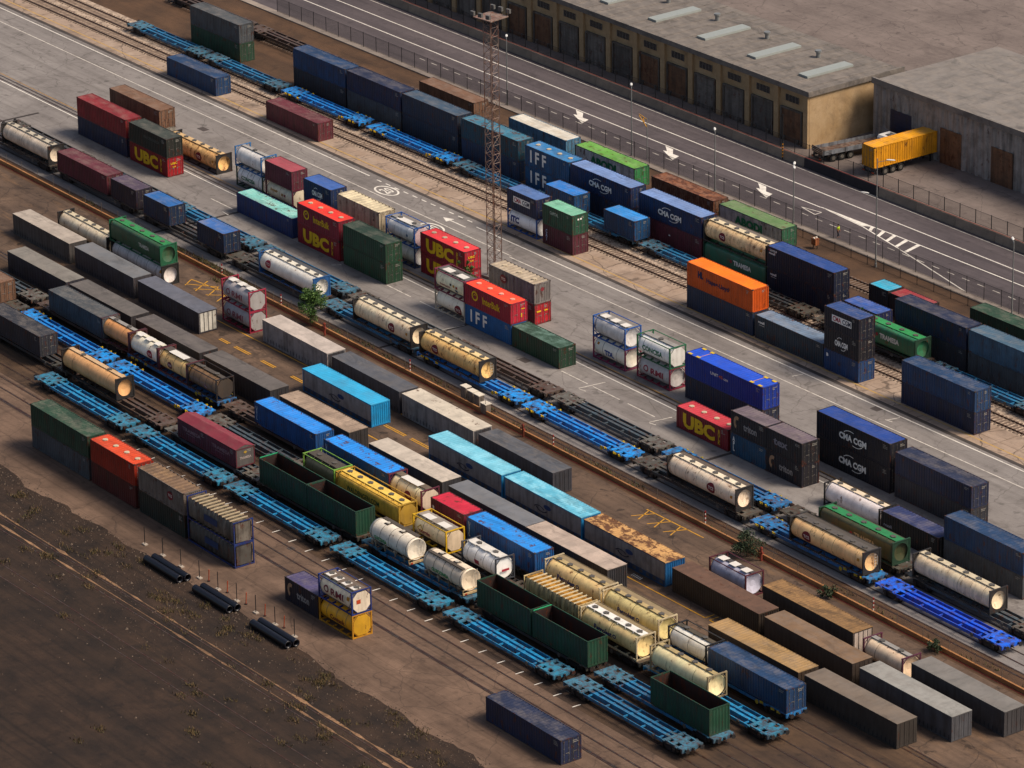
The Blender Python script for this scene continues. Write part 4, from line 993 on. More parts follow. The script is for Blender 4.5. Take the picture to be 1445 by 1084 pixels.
part('side_wall', None, lambda mb: [mb.box(.05, .25, 0, .3, 22, 7.5), mb.box(61.7, .25, 0, 61.95, 22, 7.5)], panel_m, t)
part('roof', None, lambda mb: [mb.box(-.2, -.25, 7.5, 62.2, 22.2, 7.8), mb.box(-.2, -.25, 7.8, 62.2, .1, 8.3)], roofm('#77716c', amt=.4, band=.3), t)
for i in range(6): part('roller_door', ('rdo',), lambda mb: [mb.box(-2, -.06, 0, 2, -.005, 4.8)] + [mb.box(-2, -.085, .3+k*.5, 2, -.061, .34+k*.5) for k in range(9)], paint('#1d2440', .3, .05) if i == 0 else brown_m, t, (5.4+i*9.6, 0, 0))
def wheel(t, x, y, r=.5, w=.3):
    a = part('wheel', ('whl', r, w), lambda mb: [mb.bar((-w/2, 0, 0), (w/2, 0, 0), r, 20)], flat('#141312', .8), t, (x, y, r))
    part('rim', ('rim', r, w), lambda mb: [mb.bar((-w/2-.012, 0, 0), (w/2+.012, 0, 0), r*.55, 14)], flat('#77736c', .4, .5), a)
def semi(label, x, y, rz, L, deck, sides, group=None):
    t = thing('semi_trailer', label, 'trailer', (x, y, 0), R(rz), group)
    part('chassis', None, lambda mb: [mb.box(-.55, 0, .85, -.4, L, 1.15), mb.box(.4, 0, .85, .55, L, 1.15), *[mb.box(-1.15, .2+k*1.2, 1.0, 1.15, .32+k*1.2, 1.16) for k in range(int(L/1.2))]], paint('#3c3a3c', .4, .15), t)
    for y_ in (1.9, 3.2, 4.5):
        for s in (-1, 1): wheel(t, s*.98, y_)
    part('bumper', None, lambda mb: [mb.box(-1.2, -.05, .5, 1.2, .08, .72), mb.box(-1.0, .08, .6, -.9, .3, 1.), mb.box(.9, .08, .6, 1.0, .3, 1.)], DARK, t)
    for s in (-1, 1): part('tail_lamp', ('stl',), lambda mb: mb.box(-.2, 0, 0, .2, .04, .14), flat('#b04416', .4), t, (s*.9, -.1, .54))
    for s in (-1, 1): part('landing_leg', ('lle',), lambda mb: mb.box(-.08, -.08, 0, .08, .08, .95), DARK, t, (s*.7, L-2.5, 0))
    if deck:
        part('deck', None, lambda mb: mb.box(-1.25, .05, 1.17, 1.25, L, 1.3), paint('#6b5a4e', .6, .4), t)
        for s in (-1, 1): part('side_board', ('sbd', L, s), lambda mb: [mb.box(*sorted2(s*1.25, s*1.29, .1, L, 1.15, 1.75))] + [mb.box(*sorted2(s*1.29, s*1.33, .1+k*L/6, .2+k*L/6, 1.15, 1.8)) for k in range(6)], paint('#6f7277', .4, .15), t)
        for k in range(3): part('tail_board', ('tbd',), lambda mb: mb.box(-1.24, 0, 0, 1.24, .05, .16), paint('#2f2c2c', .3, .2), t, (0, .02, 1.35+k*.24))
        part('headboard', None, lambda mb: mb.box(-1.25, L, 1.15, 1.25, L+.06, 2.7), paint('#6f7277', .4, .15), t)
    return t
semi('grey open sided flatbed trailer parked against the plastered warehouse', -22.35, 89.4, -9, 10.5, True, True)
semi('container trailer chassis standing in the lorry yard under the orange yellow box', -14.05, 91.0, -1, 12.4, False, False)
c = container('shipping_container', 'orange yellow container with closed doors loaded on a lorry trailer', 12.19, 2.9, '#c98708', '#e09a10', 'door', dirt=.2, rust=.05)
c.location = (-14.05, 97.1, 1.17); c.rotation_euler = (0, 0, R(-91))
t = thing('truck_cab', 'white lorry cab with roof hatches parked beside the orange yellow container', 'lorry cab', (-17.3, 97.6, 0), R(0))
part('body', None, lambda mb: mb.add([(x, y, z) for x in (-1.2, 1.2) for y, z in ((-1.2, .7), (-1.2, 2.9), (-1.0, 3.2), (.9, 3.2), (1.25, 2.0), (1.3, .7))], [(0, 1, 2, 3, 4, 5), (11, 10, 9, 8, 7, 6)] + [(i, i+6, (i+1) % 6+6, (i+1) % 6) for i in range(6)]), flat('#c9c6c2', .4, 0, .15), t)
part('windscreen', None, lambda mb: mb.quad((-1.05, 1.0, 2.95), (1.05, 1.0, 2.95), (1.05, 1.26, 2.1), (-1.05, 1.26, 2.1)), flat('#15181c', .1), t)
for s in (-1, 1): part('side_window', ('swi', s), lambda mb: mb.box(*sorted2(s*1.2, s*1.212, .0, .8, 2.1, 2.75)), flat('#15181c', .1), t)
part('bumper', None, lambda mb: mb.box(-1.22, 1.25, .35, 1.22, 1.45, .75), flat('#55524f', .5), t)
part('chassis', None, lambda mb: [mb.box(-.5, -4.2, .6, -.35, 1.2, .9), mb.box(.35, -4.2, .6, .5, 1.2, .9)], DARK, t)
part('roof_hatch', None, lambda mb: mb.box(-.4, -.5, 3.2, .4, .1, 3.28), flat('#4a4a4c', .4), t)
part('roof_hatch', None, lambda mb: mb.box(-.5, .35, 3.2, .5, .7, 3.34), flat('#8f8c88', .4), t)
for y_ in (.4, -2.9):
    for s in (-1, 1): wheel(t, s*1.02, y_)
# ------------------------------------------------------------------ where everything stands
ROW = {'FR2': (62.8, 0), 'FR1': (54.9, 0), 'FT': (50.75, 0), 'F0': (43.55, -.007), 'A': (25.75, -.011), 'B': (19.75, -.018), 'al': (12.45, -.018), 'be': (8.45, -.018),
       'T1': (-2.3, -.027), 'T2': (-7.1, -.026), 'T3': (-13.65, -.013), 'T4': (-18.15, -.017), 'T5': (-22.05, -.021), 'T6': (-26.95, -.018), 'T7': (-30.4, -.02), 'T8': (-39.95, -.023)}
def at(o, row, x0, L, z=0., W=2.44, dy=0.):
    y0, s = ROW[row]; xc = x0+L/2
    o.location = (xc, y0+s*xc+W/2+dy, z); o.rotation_euler = (0, 0, math.atan(s)); return o
D = 1.15     # wagon deck
NB, NB2 = '#0b1a30', '#0d2850'  # NB is navy darkened for shade at the right edge of view
SC = 'shipping_container'
def cmaroof(): return '#53649a'
def cma40(o, L, H):      # white name between two arcs
    put(o, glyphs('CMA CGM', .045), (-L/2+L*.31, H*.34), (L*.37, H*.27), WHITE, 'side', 1.226)
    put(o, ring2d(.9, 1, 60, 150, 14), (-L/2+L*.36, H*.30), (L*.2, H*.48), WHITE, 'side', 1.226, 'emblem'); put(o, ring2d(.9, 1, 240, 330, 14), (-L/2+L*.44, H*.2), (L*.2, H*.48), WHITE, 'side', 1.226, 'emblem')
def cma20(o, L, H):      # red and dark blue name on a white plate
    put(o, rect2d(), (-L/2+L*.22, H*.42), (L*.56, H*.32), WHITE, 'side', 1.226, 'name_plate')
    put(o, glyphs('CMA', .03), (-L/2+L*.245, H*.46), (L*.24, H*.24), '#a11f35', 'side', 1.232); put(o, glyphs('CGM', .03), (-L/2+L*.52, H*.46), (L*.24, H*.24), '#1b1f3a', 'side', 1.232)
def ubc(o, L, H):
    put(o, glyphs('UBC', .05), (-L/2+L*.13, H*.16), (L*.62, H*.68), YEL, 'side', 1.226); put(o, glyphs('B\nU\nL\nK', .03), (-L/2+L*.81, H*.14), (L*.045, H*.68), YEL, 'side', 1.226)
    put(o, glyphs('UBC', .03), (-.7, H*.62), (1.0, .3), YEL, 'end', L/2+.012); put(o, glyphs('bulk', .03), (-.4, H*.46), (.5, .2), YEL, 'end', L/2+.012)
def interbulk(o, L, H):
    x = -L/2+L*.15; put(o, ring2d(.62, .95), (x, H*.33), (H*.5, H*.5), YEL, 'side', 1.226, 'emblem'); put(o, ring2d(.2, .36, 20, 200), (x, H*.33), (H*.5, H*.5), YEL, 'side', 1.226, 'emblem')
    put(o, glyphs('InterBulk', .025), (-L/2+L*.39, H*.36), (L*.38, H*.34), YEL, 'side', 1.226)
    put(o, rect2d(), (.35, H*.62), (.5, .12), YEL, 'end', L/2+.012); put(o, rect2d(), (.3, H*.25), (.14, .5), YEL, 'end', L/2+.012)
def iff(o, L, H): put(o, glyphs('I F F', .03), (-L/2+L*.12, H*.24), (L*.36, H*.6), WHITE, 'side', 1.226)
def abodi(o, L, H): put(o, glyphs('ABODI', .06), (-L/2+L*.25, H*.34), (L*.44, H*.44), GRN, 'side', 1.226)
def hapag(o, L, H):
    put(o, glyphs('HL', .08), (-L/2+L*.17, H*.5), (L*.08, H*.3), '#0a1444', 'side', 1.226, 'emblem'); put(o, glyphs('Hapag-Lloyd', .035), (-L/2+L*.3, H*.38), (L*.34, H*.26), '#0a1444', 'side', 1.226)
def unit45(o, L, H):
    put(o, glyphs('UNIT', .02), (-L/2+L*.33, H*.55), (L*.1, H*.13), WHITE, 'side', 1.226); put(o, glyphs('45', .02), (-L/2+L*.435, H*.55), (L*.055, H*.13), '#c0561c', 'side', 1.226); put(o, glyphs('.com', .01), (-L/2+L*.495, H*.54), (L*.06, H*.09), WHITE, 'side', 1.226)
def rexell(o, L, H): put(o, glyphs('rexell', .03), (-L/2+L*.05, H*.7), (L*.09, H*.12), WHITE, 'side', 1.226); put(o, rect2d(), (-L/2+L*.06, H*.62), (L*.08, .04), WHITE, 'side', 1.226)
def samsk(o, L, H): put(o, glyphs('SAMSKIP', .02), (-L/2+L*.04, H*.8), (L*.11, H*.1), WHITE, 'side', 1.226); put(o, glyphs('rexell', .03), (-L/2+L*.03, H*.66), (L*.09, H*.11), WHITE, 'side', 1.226); put(o, disc2d(), (-L/2+L*.02, H*.79), (.3, .3), RED, 'side', 1.226, 'emblem')
def triton(o, L, H):
    put(o, ring2d(.45, 1, 60, 250), (-L/2+L*.08, H*.25), (L*.2, H*.6), '#9c7a5c', 'side', 1.226, 'emblem'); put(o, glyphs('triton', .03), (-L/2+L*.36, H*.34), (L*.38, H*.3), '#8b8683', 'side', 1.226)
def apl(o, L, H): put(o, glyphs('A\nP\nL', .04), (-L/2+L*.05, H*.2), (L*.07, H*.66), WHITE, 'side', 1.226)
def tcs(o, x, r, rad, zc, sq=1., plain=False, z=None, col='#6f1220'):
    z = zc if z is None else z
    cv = None if plain else (rad, zc, sq); o1 = 1.226 if plain else .014
    put(o, disc2d(28), (x-r*1.15, z-r), (2.3*r, 2*r), col, 'side', o1, 'emblem', cv); put(o, glyphs('TCS', .03), (x-r*.75, z-r*.3), (1.5*r, r*.62), '#d8c8bc', 'side', o1+.008, 'lettering', cv)
def btxt(txt, x, w, h, z, col, bold=.04):
    return lambda o, L, H, r=1.14, zc=1.31: put(o, glyphs(txt, bold), (x, z), (w, h), col, 'side', .016, 'lettering', (r, zc))
def placard(o, x, z, r=1.14, zc=1.31, col='#b77a1c', s=.3): put(o, rect2d(), (x, z), (s*1.2, s), col, 'side', .014, 'placard', (r, zc))
def box(row, x0, z, L, H, label, col, roof=None, mark=None, dy=0., name=SC, group=None, **k):
    o = container(name, label, L, H, col, roof, group=group, **k); at(o, row, x0, L, z, 2.44, dy)
    if mark: mark(o, L, H)
    return o
def tk(row, x0, z, L, label, mark=None, dy=0., H=2.59, **k):
    o = tank('tank_container', label, L, H=H, **k); at(o, row, x0, L, z, 2.44, dy)
    if mark: mark(o, L, H)
    return o
def sw(row, x0, L, H, label, side, roof, end, mark=None, z=0., **k):
    o = swap_body('swap_body', label, L, H, side, roof, end, **k); at(o, row, x0, L, z, 2.55)
    if mark: mark(o, L, H)
    return o

# --- far stacks by the railway (two high)
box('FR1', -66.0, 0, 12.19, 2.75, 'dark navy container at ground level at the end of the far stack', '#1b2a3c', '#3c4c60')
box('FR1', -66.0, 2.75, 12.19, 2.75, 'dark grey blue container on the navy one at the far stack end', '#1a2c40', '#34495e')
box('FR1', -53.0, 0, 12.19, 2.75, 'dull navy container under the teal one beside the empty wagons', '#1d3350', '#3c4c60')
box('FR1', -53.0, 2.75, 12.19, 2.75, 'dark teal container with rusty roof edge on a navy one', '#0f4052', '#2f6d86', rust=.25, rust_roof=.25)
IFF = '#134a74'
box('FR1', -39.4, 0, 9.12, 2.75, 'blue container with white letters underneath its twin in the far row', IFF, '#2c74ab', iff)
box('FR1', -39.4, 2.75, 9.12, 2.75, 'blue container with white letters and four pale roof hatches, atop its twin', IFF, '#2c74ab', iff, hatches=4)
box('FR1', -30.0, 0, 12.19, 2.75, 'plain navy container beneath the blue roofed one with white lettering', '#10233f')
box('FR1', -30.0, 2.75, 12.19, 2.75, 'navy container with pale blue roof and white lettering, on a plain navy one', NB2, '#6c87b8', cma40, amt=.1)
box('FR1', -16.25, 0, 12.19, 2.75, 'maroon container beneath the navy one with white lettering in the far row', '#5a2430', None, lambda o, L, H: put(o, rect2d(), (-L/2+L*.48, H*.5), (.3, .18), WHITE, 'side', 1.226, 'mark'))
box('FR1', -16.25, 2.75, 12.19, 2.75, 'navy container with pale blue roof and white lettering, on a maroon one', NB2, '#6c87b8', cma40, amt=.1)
BT = '#b89a72'
def tramesa(o, L, H, c='#e0dccf'): put(o, glyphs('TRAMESA', .05), (-L*.02, H*.42), (L*.28, H*.25), c, 'side', 1.19); put(o, disc2d(), (-L*.08, H*.47), (.45, .45), '#8c2430', 'side', 1.19, 'emblem')
GT = dict(frame='#1c3a2a', e=6., r=1.16, sq=1.17, bands=6, plate=True, dirt=.4)
tk('FR1', -3.7, 0, 11.8, 'long green tank beneath the cream tank in the far stack', tramesa, barrel='#1f4a38', walk='#2c6a48', **GT)
tk('FR1', -3.7, 2.75, 11.8, 'long cream tank with rust runs, on a green tank in the far stack', lambda o, L, H: [tcs(o, -2.4, .55, 1.17, 1.31), placard(o, 4.7, 1.5, 1.17)], frame='#2a2826', barrel=BT, r=1.17, bands=6, plate=True, manholes=6, walk='#d5c4a2', walkw=.8, dirt=.5, rust=.2, mesh_walk='#6b6259')
box('FR1', 8.3, 0, 12.19, 2.75, 'dark navy container with small white mark under its navy twin', '#0a152c', None, rexell)  # this navy pair toned down, edge shading put into the colour
box('FR1', 8.3, 2.75, 12.19, 2.75, 'dark navy container with mid blue roof, on its navy twin by the dirt strip', '#0a152c', '#1c3f80', samsk, amt=.12, band=.12)
box('FR1', 22.1, 0, 6.06, 2.59, 'short blue roofed navy container behind the three high navy stack', '#18224a', '#2a509a')
box('FR1', 20.5, 0, 3.5, 2.9, 'short dark container with bright cyan roof near the yellow line', '#22262c', '#2c9fc0', dy=5.5, amt=.25)
box('FR1', 24.15, 0, 6.06, 2.8, 'dark container with red roof beside the cyan roofed one', '#2a2224', '#8f2a30', dy=5.5)
# --- far train on the raised track
box('FR2', -53.2, D, 12.19, 2.65, 'pale blue container with dusty white roof on the farthest train', '#4a7590', '#c9c4b8', roofdust='#a38b6a', amt=.35)
box('FR2', -39.1, D, 12.19, 2.65, 'grey sided container with mossy bright green roof and dark green letters', '#b9b7b2', '#5f9a3c', abodi, endcol='#2f7a44', framecol='#2f5c3c', rust_roof=.2)
box('FR2', -23.5, D, 12.19, 2.65, 'rust brown container with corroded roof on the farthest train', '#6d4f3c', '#7c4a2c', rust=.5, rust_roof=.45)
box('FR2', -10.2, D, 12.0, 2.65, 'grey sided container with faded olive green roof and dark green letters', '#a09e9c', '#5c7a4a', abodi, endcol='#24553c', framecol='#244a36', rust_roof=.12)
# --- containers on the blue wagons
BB, BR = '#0d426c', '#2c78c2'
box('FT', -29.95, D, 6.06, 2.59, 'short blue container on a teal wagon in front of the white lettered navy one', BB, '#2474c4')
box('FT', -18.0, D, 6.06, 2.59, 'short blue container on a teal wagon in front of the maroon one', BB, '#2a86d0')
tk('FT', 27.5, D, 11.9, 'long green tank on a wagon behind the three high navy stack', tramesa, barrel='#20553a', walk='#2f8a4c', manholes=5, walkw=1.1, **GT)
# --- loading strip
box('F0', -28.6, 2.59, 6.06, 2.59, 'short navy container with white name plate standing on the white tank', '#142040', '#4a6aa0', cma20, amt=.1)
tk('F0', -28.6, 0, 6.06, 'white tank with blue frame beneath the short navy container', lambda o, L, H: put(o, glyphs('ITC', .06), (-2.4, .95), (1.7, .85), BLU, 'side', .016, 'lettering', (1.14, 1.31)), frame='#1d4a8c', barrel='#e4e2de', dirt=.08, bands=2)
box('F0', -21.3, 2.59, 6.06, 2.59, 'short green container with pale jade roof, on a maroon one', '#1e4a36', '#6fae92', lambda o, L, H: [put(o, glyphs('CAPITAL', .02), (-L*.25, H*.62), (L*.28, H*.16), '#aebcae', 'side', 1.226), put(o, rect2d(), (-.45, H*.72), (.25, .22), WHITE, 'end', L/2+.03, 'mark'), put(o, rect2d(), (-.05, H*.72), (.25, .22), WHITE, 'end', L/2+.03, 'mark')], amt=.3, roofdust='#8fae9c')
box('F0', -21.3, 0, 6.06, 2.59, 'short maroon container beneath the green one on the loading strip', '#4f1f2c', None, lambda o, L, H: put(o, glyphs('C\nA\nI', .04), (-L/2+L*.1, H*.2), (.35, 1.5), '#a9b8d6', 'side', 1.226))
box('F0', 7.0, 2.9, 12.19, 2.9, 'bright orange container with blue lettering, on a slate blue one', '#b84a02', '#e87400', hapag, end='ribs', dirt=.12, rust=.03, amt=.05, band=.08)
box('F0', 7.0, 0, 12.19, 2.9, 'slate blue container directly beneath the bright orange one', '#1c2c44')
box('F0', 19.65, 0, 12.19, 2.9, 'slate container with scuffed grey blue roof and small white mark', '#1f303c', '#65788f', rexell, rust_roof=.12)
box('F0', 32.0, 5.18, 6.06, 2.59, 'top container of the three high stack, with white name plate', '#080f22', '#264278', cma20)  # stack's navy lowered so the colour carries the view's edge darkening
box('F0', 32.0, 2.59, 6.06, 2.59, 'middle container of the three high stack, with white lettering and arcs', '#090d1c', None, cma40)
box('F0', 32.0, 0, 6.06, 2.59, 'bottom container of the three high stack, brighter blue', '#173a66', None, lambda o, L, H: put(o, glyphs('B', .08), (-L/2+.45, H*.66), (.35, .4), WHITE, 'side', 1.226))
# --- row along the road
TC = dict(frame='#262424', r=1.17, bands=6, plate=True, manholes=6, walkw=.75, dirt=.45, rust=.12)
def tcsmark(x): return lambda o, L, H: [tcs(o, x, .58, 1.17, 1.31), placard(o, L*.4, 1.35, 1.17)]
tk('A', -79.8, 0, 11.9, 'long amber stained tank on the paving behind the dark topped red stack', tcsmark(1.6), barrel='#c2955e', walk='#c9a878', dy=.0, **{**TC, 'rust': .3})
tk('A', -63.45, 2.59, 6.06, 'silvery tank in a blue frame on top of a green framed white tank', None, frame='#1f5f95', barrel='#b3ada8', bands=0, manholes=1, walk='#9a958f', dirt=.3, thick=.14)
tk('A', -63.3, 0, 6.06, 'white tank with green letters beneath the blue framed tank', btxt('CONCISA', -1.9, 3.1, .55, 1.0, GRN), frame='#183b2b', barrel='#c2beb6', bands=4, bandcol='#5c5850')
box('A', -56.55, 2.59, 6.06, 2.59, 'short dark red container standing on a cream tank behind the turquoise roofed box', '#5a2230', '#94404a', amt=.1, band=.05, dirt=.2)
tk('A', -56.55, 0, 6.06, 'cream tank in a maroon frame beneath the short dark red container', lambda o, L, H: [put(o, glyphs('hoyer', .04), (-2.0, 1.3), (1.6, .5), '#b07a2a', 'side', .016, 'lettering', (1.14, 1.31)), placard(o, .4, 1.3, 1.14, 1.31, '#a8752a'), placard(o, 1., 1.3, 1.14, 1.31, '#8c2a2a')], frame='#5c1c34', barrel='#cdbfa0', bands=1, endcol='#cfc2a8')
box('A', -47.85, 2.59, 6.06, 2.59, 'short navy container with white lettering, raised behind the red bulk boxes', '#172c52', '#34599c', cma40, amt=.1)
box('A', -47.85, 0, 6.06, 2.59, 'short navy container at ground level under the white lettered navy one', '#172c52', None)
DEEP = dict(ribs=(.76, .1), roofribs=True)
box('A', -40.35, 2.59, 9.0, 2.59, 'cream box with deep ribs and barred roof behind the red bulk boxes', '#b5a68c', '#c9bb9c', None, end='ribs', rust=.15, amt=.4, roofdust='#4a4038', **DEEP)
box('A', -40.35, 0, 9.0, 2.59, 'cream ribbed box at ground level beneath the one with barred roof', '#a5967c', None, None, end='ribs', rust=.15, **DEEP)
FB = dict(frame='#1d4f94', full=True)
tk('A', -30.05, 2.59, 6.06, 'white tank with bright blue full frame behind the green stacked boxes', lambda o, L, H: placard(o, 1.2, 1.1, col='#4a6a8c'), barrel='#cfcbc4', bands=2, white_panels=1, endcol='#c9aeb0', walkw=.9, **FB)
tk('A', -30.05, 0, 6.06, 'grey white tank beneath the bright blue framed white tank', None, frame='#20365c', barrel='#a5a39e', bands=2)
UR = '#7c0c1e'
box('A', -22.7, 2.59, 9.12, 2.59, 'red container with big yellow letters and pale roof hatches, topmost beside the road', UR, '#d8343a', ubc, hatches=4, dirt=.15, rust=.03, endcol='#a01626', amt=.12, band=.05)
box('A', -22.7, 0, 9.12, 2.59, 'red container with big yellow letters underneath its twin beside the road', UR, None, ubc, dirt=.15, endcol='#a01626')
box('A', -8.7, 2.59, 9.0, 2.59, 'grey deep ribbed box with a dark red disc, on a red container by the mast', '#77706c', '#a59682', lambda o, L, H: [tcs(o, -L*.18, .55, 1, 1.35, plain=True, z=1.5), put(o, disc2d(), (-.3, 1.5), (.55, .5), '#7a2a30', 'end', L/2+.012, 'emblem')], end='ribs', rust=.12, amt=.45, roofdust='#6a5a48', hatches=3, **DEEP)
box('A', -8.7, 0, 9.0, 2.59, 'red container beneath the grey deep ribbed box near the mast', '#7a1c24', None, lambda o, L, H: [put(o, rect2d(), (-.9, H*.6), (.6, .2), YEL, 'end', L/2+.03, 'mark'), put(o, rect2d(), (.2, H*.6), (.5, .16), YEL, 'end', L/2+.03, 'mark')], endcol='#a81a26')
tk('A', 12.3, 2.59, 6.06, 'silver tank in a blue full frame on top of the maroon framed tank', None, dy=-.6, barrel='#a3a09e', bands=0, white_panels=3, manholes=0, walkw=.9, thick=.14, **FB)
tk('A', 12.3, 0, 6.06, 'cream tank with blue letters in a maroon frame beneath the silver one', lambda o, L, H: [put(o, glyphs('TDL', .06), (-.9, .85), (1.7, .65), '#23468c', 'side', .016, 'lettering', (1.14, 1.31)), placard(o, -2.4, 1.75)], dy=-.6, frame='#7c2a4c', barrel='#e0d8c6', dirt=.1, bands=2, endcol=None)
tk('A', 20.15, 2.59, 6.06, 'white tank with green frame and green letters, on a silver tank', btxt('CONCISA', -2.1, 3.7, .65, .95, GRN), dy=-.3, frame='#1c5a3a', full=True, barrel='#ece9e2', dirt=.06, bands=4, manholes=1, endcol='#d2cfc8', walkw=.7, diag=False)
tk('A', 20.15, 0, 6.06, 'silver tank with red letters in a crimson frame under the green framed one', lambda o, L, H: [put(o, glyphs('RMI', .04), (-.6, 1.0), (2.3, .7), '#8c2c3c', 'side', .016, 'lettering', (1.14, 1.31)), put(o, ring2d(.6, 1), (-1.9, 1.0), (.9, .8), '#8c2c3c', 'side', .016, 'emblem', (1.14, 1.31))], dy=-.3, frame='#7e1f38', barrel='#8d8886', bands=0)
UB = '#0a2a80'
o = box('A', 28.65, 2.75, 13.72, 2.75, 'long royal blue container with yellow corner fittings, on a dark twin', UB, '#0c48c0', unit45, dirt=.12, rust=.02, amt=.06, band=.05)
for dx in (.05, .155, .845, .95):
    for dy in (-1, 1): part('corner_fitting', ('yc',), lambda mb: mb.box(-.3, -.17, 0, .3, .17, .03), flat('#c9a82c', .5), o, (-6.86+13.72*dx, dy*1.02, 2.752))
for dx in (.16, .84): part('roof_stripe', ('ys',), lambda mb: mb.box(-.05, -.8, 0, .05, .8, .012), flat('#b88a8a', .6), o, (-6.86+13.72*dx, 0, 2.745))
box('A', 28.65, 0, 13.72, 2.75, 'long dark blue container beneath the royal blue one with yellow corners', '#1a2238')
box('A', 51.6, 2.9, 12.19, 2.9, 'dark navy container with white lettering, upper of the stack past the dark twins', '#070d1e', '#143a84', cma40, band=.1, amt=.1)  # both navies here hold edge-of-view shade in their colour
box('A', 51.6, 0, 12.19, 2.9, 'dark navy container with white lettering, lower of the stack past the dark twins', '#090c1a', None, cma40)
# --- row along the wagons
box('B', -80.2, 2.59, 9.12, 2.59, 'black green bulk container on top of the red one near the amber tank', '#1c211c', '#353b36', lambda o, L, H: put(o, glyphs('VAN DEN BOSCH', .02), (-L*.12, H*.55), (L*.42, H*.16), '#4a504a', 'side', 1.226))
box('B', -80.2, 0, 9.12, 2.59, 'red container with big yellow letters beneath a black green one', '#7a0f16', None, ubc, endcol='#96121c', dirt=.2)
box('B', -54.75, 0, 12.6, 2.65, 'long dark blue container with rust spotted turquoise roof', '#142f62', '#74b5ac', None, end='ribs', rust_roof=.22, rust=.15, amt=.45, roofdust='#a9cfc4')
box('B', -40.95, 2.59, 9.12, 2.59, 'red container with a yellow sun emblem, on a big yellow lettered one', '#7c1a2c', '#e03028', interbulk, hatches=4, dirt=.15, amt=.15, roofdust='#c98a3a', band=.03)
box('B', -40.95, 0, 9.12, 2.59, 'red container with big yellow letters beneath the sun emblem one', UR, None, ubc, dirt=.15)
GB = '#1b3f2b'
box('B', -30.95, 2.59, 9.12, 2.59, 'dark green ribbed container on its twin, both end doors closed', GB, '#22382c', dirt=.3, ribs=(.45, .04))
box('B', -30.95, 0, 9.12, 2.59, 'dark green ribbed container beneath its twin beside the red bulk stack', '#1c3f2b', None, dirt=.3, ribs=(.45, .04))
tk('B', -11.7, 2.59, 6.06, 'cream tank with coloured placards in a maroon full frame, raised on another tank', lambda o, L, H: [put(o, glyphs('bertschi', .03), (-2.0, .8), (2.0, .35), '#9c2a34', 'side', .016, 'lettering', (1.14, 1.31)), placard(o, .0, 1.25, col='#2a2a2a', s=.28), placard(o, .6, 1.2, col='#b8861c'), placard(o, 1.2, 1.15, col='#96261c'), placard(o, 1.0, .6, col='#2a3f5c', s=.4)], frame='#701f3c', full=True, diag=False, barrel='#d5cbaa', bands=0, manholes=1, white_panels=2, walkw=1.5, walk='#5f5b58', lidcol='#d8d2c4')
tk('B', -11.7, 0, 6.06, 'cream tank in a white frame with a dark red disc, beneath the maroon framed tank', lambda o, L, H: [tcs(o, 1.6, .62, 1.14, 1.31, z=1.1)], frame='#b5aa98', barrel='#cfc5b2', bands=2, dirt=.25)
box('B', -5.5, 2.59, 9.12, 2.59, 'red container with yellow sun emblem, on a blue one with white letters', '#8c1a2e', '#ee4028', interbulk, hatches=4, dirt=.12, rust=.02, amt=.12, roofdust='#d8862c', band=.02, dome='#d89a86', endcol='#a81c30')
box('B', -5.5, 0, 9.12, 2.59, 'blue container with white letters beneath the red sun emblem one', '#14538a', None, iff, dirt=.15, rust=.03)
box('B', 3.85, 0, 9.12, 2.59, 'single dark green ribbed container with a soiled roof, alone on the paving', '#183c2a', '#2a4536', roofdust='#7c9a90', amt=.4, ribs=(.45, .04), end='door')
box('B', 34.8, 0, 9.12, 2.59, 'red container with big yellow letters standing single height before the royal blue one', '#72121f', '#b8323e', ubc, hatches=4, dirt=.15, amt=.1, band=.04)
box('B', 44.45, 2.59, 6.06, 2.59, 'dark container with pale brown roof, on the blue green one', '#19181f', '#63565f', triton)
box('B', 50.6, 2.59, 6.06, 2.59, 'dark container with white specks on its roof, on another dark one', '#15151c', '#63565f', lambda o, L, H: put(o, glyphs('tex', .03), (-L*.3, H*.4), (L*.4, H*.3), '#77737a', 'side', 1.226))
box('B', 44.45, 0, 6.06, 2.59, 'blue green container with vertical white letters beneath a dark one', '#123f5c', None, apl)
box('B', 50.6, 0, 6.06, 2.59, 'dark container with tan emblem at the bottom of the dark stack', '#131420', None, triton)
tk('B', 61.5, 0, 9.12, 'pale tank with a bright top walkway before the dark navy stack', None, dy=-1.0, frame='#1c1b1c', barrel='#b3a8a4', r=1.17, bands=0, manholes=4, walk='#d9c7ac', walkw=.7, plate=False, dirt=.25, walkside=.1)
box('B', 70.9, 0, 9.12, 2.59, 'black box with dark blue roof beside the pale tank', '#101116', '#25305c', lambda o, L, H: put(o, glyphs('rexell', .03), (-L*.45, H*.4), (L*.14, H*.15), '#8a8a94', 'side', 1.226), dy=-1.0)
